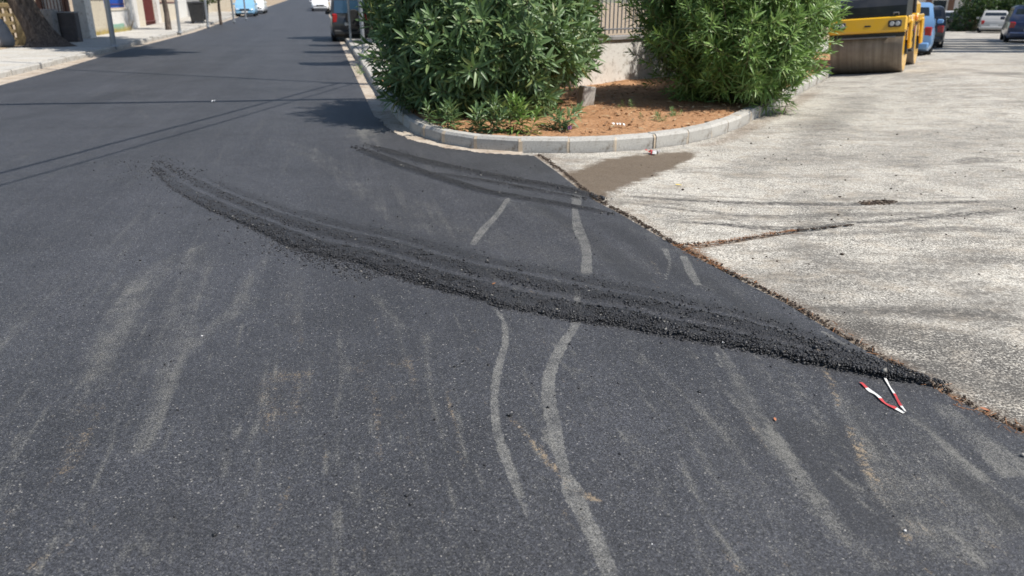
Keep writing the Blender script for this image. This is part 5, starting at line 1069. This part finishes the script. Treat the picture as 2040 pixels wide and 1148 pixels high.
    if suv: b = MB(); b.lathe([(-.10, .06), (-.10, .30), (-.06, .33), (.06, .33), (.10, .30), (.10, .06)], 'y', 24, (.12, y0 - .12, .92)); b.obj('spare_wheel', 'rubber', e, True)
    b = MB(); b.box((0, 0, g + .02), (W_ * .80, L * .86, .14)); b.obj('underbody', 'black_plastic', e)
    return e
HL = math.atan2(RD[1], RD[0]); HS = math.atan2(SD[1], SD[0])
car(AB(72, BL + .75), HL + math.pi, 'paint_light_blue', 'light blue small car parked facing us on the left road', 3.6, 1.62, 1.50, .8)
car(AB(80, BL + .95), HL + math.pi, 'paint_white', 'white car parked behind the light blue car', 4.3, 1.75, 1.5)
car(AB(89, BR - .95), HL + math.pi, 'paint_white', 'white car parked far up on the right side of the left road', 4.2, 1.74, 1.45)
car(AB(97, BR - .95), HL + math.pi, 'paint_black', 'dark car behind the far white car on the right', 4.2, 1.74, 1.45)
car(G(702, 84) + RD * 1.85, HL, 'paint_black', 'dark boxy off-road car behind the grey posts by the oleander', 3.7, 1.58, 1.72, .95, 'suv', 'blue_glass')
car(SDp(17.0, 1.1), HS, 'paint_sky', 'sky blue hatchback parked directly behind the road roller', 3.9, 1.68, 1.55); car(SDp(23.2, 1.35), HS, 'paint_black', 'black car parked ahead of the sky blue hatchback', 4.2, 1.75, 1.5)
pS = G(1977, 66); car(pS + SD * 2.0, HS, 'paint_silver', 'silver hatchback seen from behind under the dark trees', 4.0, 1.70, 1.46)
car(pS + SD * 10.5 - SN * 1.9, HS, 'paint_black', 'black car half hidden left of the silver hatchback', 4.2, 1.72, 1.42); car(G(2048, 86) + SD * 2.0, HS, 'paint_blue', 'dark blue car cut by the right edge of the picture', 4.2, 1.75, 1.52)

# ================================================================== road roller
def roller():
    DW, DR = 1.50, .54; c = (G(1640, 147) * .5 + G(1782, 140) * .5) ; c = SDp(9.0, .76); head = HS - math.radians(3.5); zc = float(gz(*c))
    e = empty('road_roller', (c[0], c[1], zc), head - math.pi / 2); tag(e, 'yellow and black tandem road roller parked by the kerb next to the oleander', 'road roller'); e.rotation_euler = (0, -math.radians(4.4), head - math.pi / 2)
    WB = 2.5; Y = 'roller_yellow'
    def bx(nm, mat, cc, d, bev=.02, rot=None, parent=e): b = MB(); b.box(cc, d, rot, bev); return b.obj(nm, mat, parent)
    for yy in (0, WB):
        b = MB(); b.lathe([(-DW / 2, DR - .05), (-DW / 2, DR - .012), (-DW / 2 + .012, DR), (DW / 2 - .012, DR), (DW / 2, DR - .012), (DW / 2, DR - .05)], 'x', 64, (0, yy, DR)); d_ = b.obj('drum', 'dirty_drum_steel', e, True)
        for s in (-1, 1):
            b = MB(); b.lathe([(s * (DW / 2 + .001), DR - .03), (s * (DW / 2 - .05), DR - .045), (s * (DW / 2 - .05), .26), (s * (DW / 2 - .02), .24), (s * (DW / 2 - .02), .02)], 'x', 40, (0, yy, DR)); b.obj('drum_disc', Y, d_, True)
            b = MB(); b.lathe([(s * (DW / 2 - .03), .17), (s * (DW / 2 + .05), .15), (s * (DW / 2 + .05), .02)], 'x', 20, (0, yy, DR)); b.obj('hub', 'black_plastic', d_, True)
            for k in range(8): a = k * math.pi / 4; b = MB(); b.lathe([(s * (DW / 2 - .03), .022), (s * (DW / 2 + .002), .018), (s * (DW / 2 + .002), .002)], 'x', 8, (0, yy + .20 * math.cos(a), DR + .20 * math.sin(a))); b.obj('bolt', 'grey_rail', d_)
        for s in (-1, 1): bx('fork_arm', Y, (s * (DW / 2 + .085), yy + .02, .82), (.07, .34, .62), .02)
    # front: bumper beam, skirt, headlamps, hood
    tilt = Matrix.Rotation(math.radians(-14), 3, 'X')
    bx('bumper_beam', Y, (0, -.56, 1.055), (DW + .12, .14, .33), .035, tilt)
    bx('scraper_skirt', 'black_plastic', (0, -.54, .845), (DW + .06, .07, .10), .012)
    for s in (-1, 1):
        h_ = bx('headlamp', 'black_plastic', (s * .57, -.636, 1.075), (.27, .05, .15), .02, tilt)
        for k in (-.055, .06): b = MB(); b.lathe([(0, .048), (-.018, .044), (-.022, .004)], 'y', 16, (s * .57 + k, -.660, 1.073)); b.obj('lamp', 'lamp_glass', h_, True)
    bx('emblem', 'black_plastic', (.02, -.634, 1.045), (.13, .012, .035), .004, tilt)
    b = MB(); hw = DW / 2 + .02; b.loft([[(-hw, y, z) for y, z in ()] or [(x * hw, p[0], p[1]) for p in ((-.52, 1.225), (-.50, 1.45), (-.36, 1.62), (.10, 1.70), (.62, 1.70), (.66, 1.225))] for x in (-1, 1)]); b.obj('hood', 'hood_black', e)
    for s in (-1, 1):
        bx('side_frame', Y, (s * (DW / 2 + .055), .22, 1.14), (.05, 1.20, .16), .02); bx('side_cover', Y, (s * (DW / 2 - .02), 1.05, .98), (.10, .62, .50), .04); bx('step', 'black_plastic', (s * (DW / 2 - .04), 1.22, .42), (.18, .42, .05), .01); bx('reflector', 'red_lens', (s * (DW / 2 + .125), .42, .92), (.012, .05, .16), .004); bx('side_lamp', 'roller_orange', (s * (DW / 2 + .10), .78, 1.15), (.09, .13, .12), .03)
        bx('rear_frame', Y, (s * (DW / 2 + .055), WB - .15, 1.14), (.05, 1.2, .16), .02); bx('mudguard', Y, (s * (DW / 2 - .02), 1.75, 1.15), (.20, .35, .20), .04)
        for yy in (.95, 2.05): b = MB(); b.tube([(s * .68, yy, 1.2), (s * .66, yy, 2.75)], .045, 10); b.obj('roof_post', 'hood_black', e, True)
    for k in range(5): bx('hood_louvre', 'black_plastic', (0, -.515 + .012 * k, 1.27 + .042 * k), (.9, .02, .016), .004)
    for s in (-1, 1):
        b = MB(); b.tube([(s * .70, .30, 1.24), (s * .86, .12, 1.05), (s * .90, .06, .78), (s * .84, .02, .58)], .016, 7); b.obj('hydraulic_hose', 'rubber', e, True)
        b = MB(); b.tube([(s * .62, -.50, 1.235), (s * .62, -.545, 1.30), (s * .52, -.545, 1.30), (s * .52, -.50, 1.235)], .014, 7); b.obj('lifting_eye', 'grey_rail', e, True)
        bx('warning_label', 'white_plastic', (s * (DW / 2 + .082), .10, 1.15), (.006, .10, .07), .001)
        for k in range(4): bx('bolt_head', 'grey_rail', (s * (DW / 2 + .122), -.08 + .07 * (k % 2) * 2, .68 + .22 * (k // 2)), (.014, .028, .028), .005)
    b = MB(); b.tube([(-.6, -.60, .80), (.6, -.60, .80)], .018, 8); b.obj('spray_bar', 'grey_rail', e, True)
    bx('platform', 'black_plastic', (0, 1.35, .98), (1.5, 1.1, .08), .01); bx('articulation_joint', 'grey_rail', (0, 1.25, .60), (.35, .7, .3), .05); bx('rear_hood', Y, (0, WB + .25, 1.35), (DW * .94, 1.15, .42), .10); bx('rear_bumper', Y, (0, WB + .62, .95), (DW + .1, .14, .30), .04); bx('roof', Y, (0, 1.5, 2.80), (1.5, 1.5, .09), .04)
    bx('seat', 'black_plastic', (0, 1.72, 1.32), (.5, .48, .14), .05); bx('seat_back', 'black_plastic', (0, 1.96, 1.62), (.5, .12, .55), .05); bx('console', 'black_plastic', (0, .98, 1.40), (.5, .24, .7), .05)
    b = MB(); b.tube([(.20 * math.cos(k * .3927), 1.18 + .20 * math.sin(k * .3927) * .8, 1.86 + .20 * math.sin(k * .3927) * .5) for k in range(17)], .016, 8); b.obj('steering_wheel', 'black_plastic', e, True)
roller()

# ================================================================== right street background
def hedge(name, label, blobs, n, size, mat, p, cat='hedge', trunks=3):
    e = empty(name, at(p)); tag(e, label, cat)
    for k in range(trunks): q = blobs[k % len(blobs)]; b = MB(); b.tube([(q[0], q[1], -.3), (q[0] + .1, q[1], max(.6, q[2]))], [.12, .06], 8); b.obj('trunk', 'stem_brown', e, True)
    leaf_cloud('foliage', blobs, n, size, mat, e); return e
SL = 7.9
def sdoff(p0, s, d): q = SD * s + SN * d; return (float(q[0]), float(q[1]))
p0 = pS + SD * 7.0 + SN * 3.0
hedge('hedge', 'tall dark green hedge behind the silver hatchback', [sdoff(p0, random.uniform(-.8, .8), s) + (random.uniform(.5, 2.8), random.uniform(1.0, 1.5)) for s in np.linspace(-4.6, 9, 24)], 30000, .13, 'dark_leaf', p0)
pg = SDp(58, -1.6); hedge('hedge', 'bright green shrub beyond the parked black car on the right street', [(0, 0, 1.2, 1.1), (1.0, .6, 1.5, 1.0), (-.8, .5, 1.1, .9)], 5000, .10, 'fresh_leaf', pg, 'shrub', 1)
pt = np.array([22.5, 27.5])
def shade_blobs(p):
    out = []
    for v, u0, r in ((79, 1910, 1.2), (83, 1895, 1.2), (88, 1885, 1.1), (93, 1850, 1.0), (98, 1845, .9), (103, 1860, .8)):
        for u in np.arange(u0, 2080, 38): q = G(u, v) - SH * 4.6 - p; out.append((float(q[0]), float(q[1]), 4.6 + random.uniform(-.2, .4), r * random.uniform(.8, 1.1)))
    return out
tree(pt, [(0, 0, -.1, .25), (0, 0, 2, .2), (-.3, .2, 3.5, .15)], [[(0, 0, 2.4, .12), (-1.6, .6, 4.2, .06)], [(0, 0, 2.4, .12), (1.0, -.6, 4.2, .06)]], [(0, 0, 5.0, 1.6), (1.5, 0, 5, 1.6)] + shade_blobs(pt), 60000, .12, 'dark_leaf', 'shade tree at the right side of the right street', .0)
kerb('far_kerb', np.array([SDp(s, SL) for s in np.arange(10, 62, 1.0)]), 1.0, 'kerb_concrete', mortar=False, side=1)
strip('far_pavement', np.array([SDp(s, SL + .15) for s in np.arange(8, 62, 2.0)]), np.array([SDp(s, SL + 14) for s in np.arange(8, 62, 2.0)]), .13, .13, 'pavement_slab')
strip('street_verge', np.array([SDp(s, -.14) for s in np.arange(14, 64, 2.0)]), np.array([SDp(s, -2.0) for s in np.arange(14, 64, 2.0)]), .12, .12, 'pavement_slab')
wall_run('end_wall', SDp(63, -1), SDp(63, 14), .75, .3, 'beige_render', 'low brownish wall across the far end of the right street', None, 0)
def building(c, ang, w, d, h, mat, label, floors, bays, sh):
    e = empty('building', at(c), ang); tag(e, label, 'building'); b = MB(); b.box((0, d / 2, h / 2 - .3), (w, d, h + .6), None, .02); b.obj('wall', mat, e); fh = h / floors; bw = w / bays
    for f in range(floors):
        for k in range(bays):
            x = -w / 2 + (k + .5) * bw; z = f * fh + fh * .52
            q = MB(); q.box((x, -.03, z), (1.3, .08, 1.5), None, .01); wd = q.obj('window', 'whitewash', e); q = MB(); q.box((x, -.075, z), (1.1, .03, 1.3)); q.obj('pane', 'car_glass', wd); q = MB(); q.box((x, -.10, z - .8), (1.5, .16, .06)); q.obj('sill', 'grey_render', wd)
            for s in (-1, 1): q = MB(); q.box((x + s * .95, -.03, z), (.5, .05, 1.5)); q.obj('shutter', sh, wd)
        if f: q = MB(); q.box((0, -.5, f * fh), (w * .9, 1.0, .16)); bl = q.obj('balcony', 'grey_render', e); q = MB(); q.box((0, -.98, f * fh + .55), (w * .9, .05, .9)); q.obj('parapet', mat, bl)
    q = MB(); q.box((0, d / 2, h + .1), (w + .5, d + .5, .2)); q.obj('roof_slab', 'grey_render', e)
ae = math.atan2(SN[1], SN[0])
building(SDp(76, 3), ae, 13, 9, 7, 'facade_white', 'white two storey house at the end of the right street', 2, 4, 'shutter_brown'); building(SDp(78, 19), ae, 14, 9, 7, 'cream_render', 'cream house right of the white one behind the hedge', 2, 4, 'shutter_brown')
car(SDp(66.5, 3.5), ae, 'paint_white', 'white car parked crosswise beyond the low end wall', 4.4, 1.75, 1.5); car(SDp(67, 8.6), ae, 'paint_light_blue', 'pale blue car parked right of the white crosswise car', 4.2, 1.75, 1.5)
building(SDp(30, 26), math.atan2(-SD[1], -SD[0]) , 18, 10, 7, 'facade_white', 'white house behind the shade tree on the right', 2, 5, 'shutter_brown')
# shrubs and trees behind the right pavement of the left road
pr = AB(38, 3.0)
hedge('shrub', 'dark shrub behind the boxy car on the right pavement', [(0, 0, 1.2, .9), (.6, -1.2, 1.3, .9), (-.3, 1.5, 1.4, 1.0)], 6000, .09, 'dark_leaf', AB(31.5, 2.6), 'shrub', 2)
tree(AB(36, 2.0), [(0, 0, -.1, .16), (0, 0, 1.5, .13), (0, 0, 3, .1)], [[(0, 0, 2.2, .07), (.8, .4, 3.4, .03)]], [(0, 0, 3.6, 1.4), (.8, .5, 3.2, 1.1), (-.7, -.3, 3.1, 1.0)], 7000, .09, 'dark_leaf', 'street tree rising beyond the boxy car', .13)
for k, a in enumerate((52, 61, 70, 80)): hedge('shrub', ('rounded green shrub on the right of the road beyond the boxy car', 'second shrub along the right wall up the left road', 'third shrub along the right wall up the left road', 'farthest shrub along the right wall up the left road')[k], [(0, 0, 1.3, 1.1), (.5, .8, 1.5, 1.0), (-.2, -.9, 1.2, .9)], 3000, .11, ('fresh_leaf', 'dark_leaf')[k % 2], AB(a, 2.6), 'shrub', 1)

# ================================================================== litter
def ribbon(name, px, wid, cols, label, lift, seed=0, cat='tape', roll=.3):
    """a strip of barrier tape: alternating red and white lengths"""
    r = random.Random(seed); pts = GP(smooth_px(px, 6)); n = len(pts); e = empty(name, at(pts[0], 0)); tag(e, label, cat); o0 = np.array(e.location); nn = normals(pts)
    bs = {}
    for i in range(n - 1):
        t = i / (n - 1); cn = cols[min(len(cols) - 1, int(t * len(cols)))]; q = []
        for j in (i, i + 1):
            ww = wid * (.92 + .12 * math.sin(j * .8 + seed)); tz = roll * math.sin(j * .35 + seed) * ww
            for s in (-1, 1): p = pts[j] + nn[j] * s * ww / 2; q.append((p[0] - o0[0], p[1] - o0[1], float(gz(*p)) - o0[2] + lift + abs(tz) + s * tz + .002 * math.sin(j * .6)))
        bs.setdefault((cn, int(t * len(cols))), MB()).add([q[0], q[1], q[3], q[2]], [(0, 1, 2, 3)])
    for (cn, _), b in bs.items(): b.obj('red_length' if cn == 'red_plastic' else 'white_length', cn, e)
    return e
e = ribbon('barrier_tape', [(1714, 769), (1728, 782), (1745, 794), (1760, 808), (1780, 820), (1800, 829)], .016, ['red_plastic', 'white_plastic', 'white_plastic', 'red_plastic', 'red_plastic', 'white_plastic'], 'thin red and white barrier tape folded in a V on the fresh asphalt', .0165, 2, roll=.10)
e2 = ribbon('barrier_tape', [(1759, 757), (1768, 772), (1780, 792), (1790, 810), (1802, 828)], .010, ['white_plastic', 'white_plastic', 'white_plastic', 'red_plastic', 'red_plastic', 'white_plastic'], 'x', .018, 5, roll=.15)
for ch in list(e2.children):
    m = ch.matrix_basis.copy(); ch.parent = e; ch.location = Vector(e2.location) - Vector(e.location)
bpy.data.objects.remove(e2)
def crumple(name, p, s, mats, label, lift, cat='litter'):
    e = empty(name, at(p, lift)); tag(e, label, cat)
    for k, m in enumerate(mats):
        b = MB(); n = 7; V = []
        a = random.uniform(0, 6.28); c = Vector((random.gauss(0, s * .35), random.gauss(0, s * .2), 0))
        for i in range(n):
            t = i / (n - 1) - .5; z = abs(math.sin(i * 2.1 + k)) * s * .35
            for w in (-1, 1): V.append(c + Vector((math.cos(a) * t * s * 1.3 - math.sin(a) * w * s * .22, math.sin(a) * t * s * 1.3 + math.cos(a) * w * s * .22, z + .004 + (w > 0) * s * .08 * math.sin(i))))
        b.add(V, [(2 * i, 2 * i + 1, 2 * i + 3, 2 * i + 2) for i in range(n - 1)]); b.obj({'red_plastic': 'red_length', 'white_plastic': 'white_length'}.get(m, 'scrap'), m, e)
crumple('barrier_tape', G(1297, 307), .10, ['red_plastic', 'white_plastic', 'red_plastic', 'white_plastic'], 'crumpled red and white tape lying by the planter kerb', .006, 'tape')
crumple('paper_scrap', G(430, 205), .07, ['white_litter'], 'white scrap of paper far out on the fresh road', .02); crumple('paper_scrap', G(1232, 252, .14), .08, ['white_litter', 'white_litter'], 'white plastic scraps on the red soil', .15); crumple('wrapper', G(1142, 258, .14), .10, ['purple_wrap'], 'dark purple wrapper on the soil behind the kerb', .15)
def leaf_litter(p, s, mat, label, lift):
    b = MB(); b.add([(-s, 0, 0), (-s * .3, s * .4, s * .12), (s * .5, s * .35, s * .05), (s, 0, s * .1), (s * .3, -s * .4, s * .1), (-s * .5, -s * .3, s * .04)], [(0, 1, 2, 3, 4, 5)]); o = b.obj('fallen_leaf', mat, None, False, at(p, lift)); o.rotation_euler.z = random.uniform(0, 6); tag(o, label, 'leaf')
leaf_litter(G(1352, 371), .035, 'yellow_leaf', 'bright yellow fallen leaf on the pale street', .012); leaf_litter(G(1543, 843), .014, 'terracotta', 'small tan dry leaf on the asphalt right of centre', .018); leaf_litter(G(984, 581), .018, 'dry_needle', 'small orange leaf on the dark loose asphalt', .05); leaf_litter(G(1960, 822), .022, 'terracotta', 'orange dry leaf in the joint at the right', .016); leaf_litter(G(1120, 22 + 150, .2), .02, 'yellow_leaf', 'tiny yellow leaf on the soil under the left oleander', .2)
def pebble(p, s, mat, label, lift):
    V = OCT * np.array([1, .8, .6]) * s * rng.uniform(.8, 1.15, (6, 1)); b = MB(); b.add(V.tolist(), OCF.tolist()); o = b.obj('pebble', mat, None, False, at(p, lift)); bm_ = o.modifiers.new('round', 'SUBSURF'); bm_.levels = 1; bm_.render_levels = 1; tag(o, label, 'pebble')
pebble(G(1440, 692), .014, 'white_litter', 'white pebble at the near edge of the loose ridge', .026); pebble(G(403, 675), .011, 'white_litter', 'white pebble on the pale dust left of centre', .016); pebble(G(1298, 1092), .006, 'white_litter', 'tiny white pebble near the bottom centre', .015); pebble(G(849, 630), .013, 'loose_asphalt', 'dark asphalt lump alone below the loose ridge', .018); pebble(G(1801, 1066), .010, 'white_litter', 'white pebble on the dusty asphalt at the lower right', .017); pebble(G(1764, 832), .009, 'grey_stone', 'small grey pebble left of the barrier tape', .017); pebble(G(2037, 915), .02, 'grey_stone', 'grey stone cut by the right edge of the picture', .02); pebble(G(1022, 480), .010, 'loose_asphalt', 'small dark lump beyond the loose ridge', .018)

for k, (a, bb) in enumerate(((20.5, 2.7), (25.5, 2.7), (29.5, 2.8))): tree(AB(a, bb), [(0, 0, -.1, .10), (0, 0, 1.5, .08), (0, 0, 2.6, .06)], [[(0, 0, 2.0, .05), (-.7, -.2, 3.2, .02)]], [(-.3, 0, 3.2, .75), (-1.0, -.1, 3.1, .55), (-.2, .9, 3.0, .5), (-1.5, .3, 3.0, .3)], 5000, .07, 'dark_leaf', ('slim tree behind the left oleander nearest the corner', 'slim tree behind the left oleander, second from the corner', 'slim tree beside the dark boxy car on the right pavement')[k], .13, group='slim trees along the right pavement')
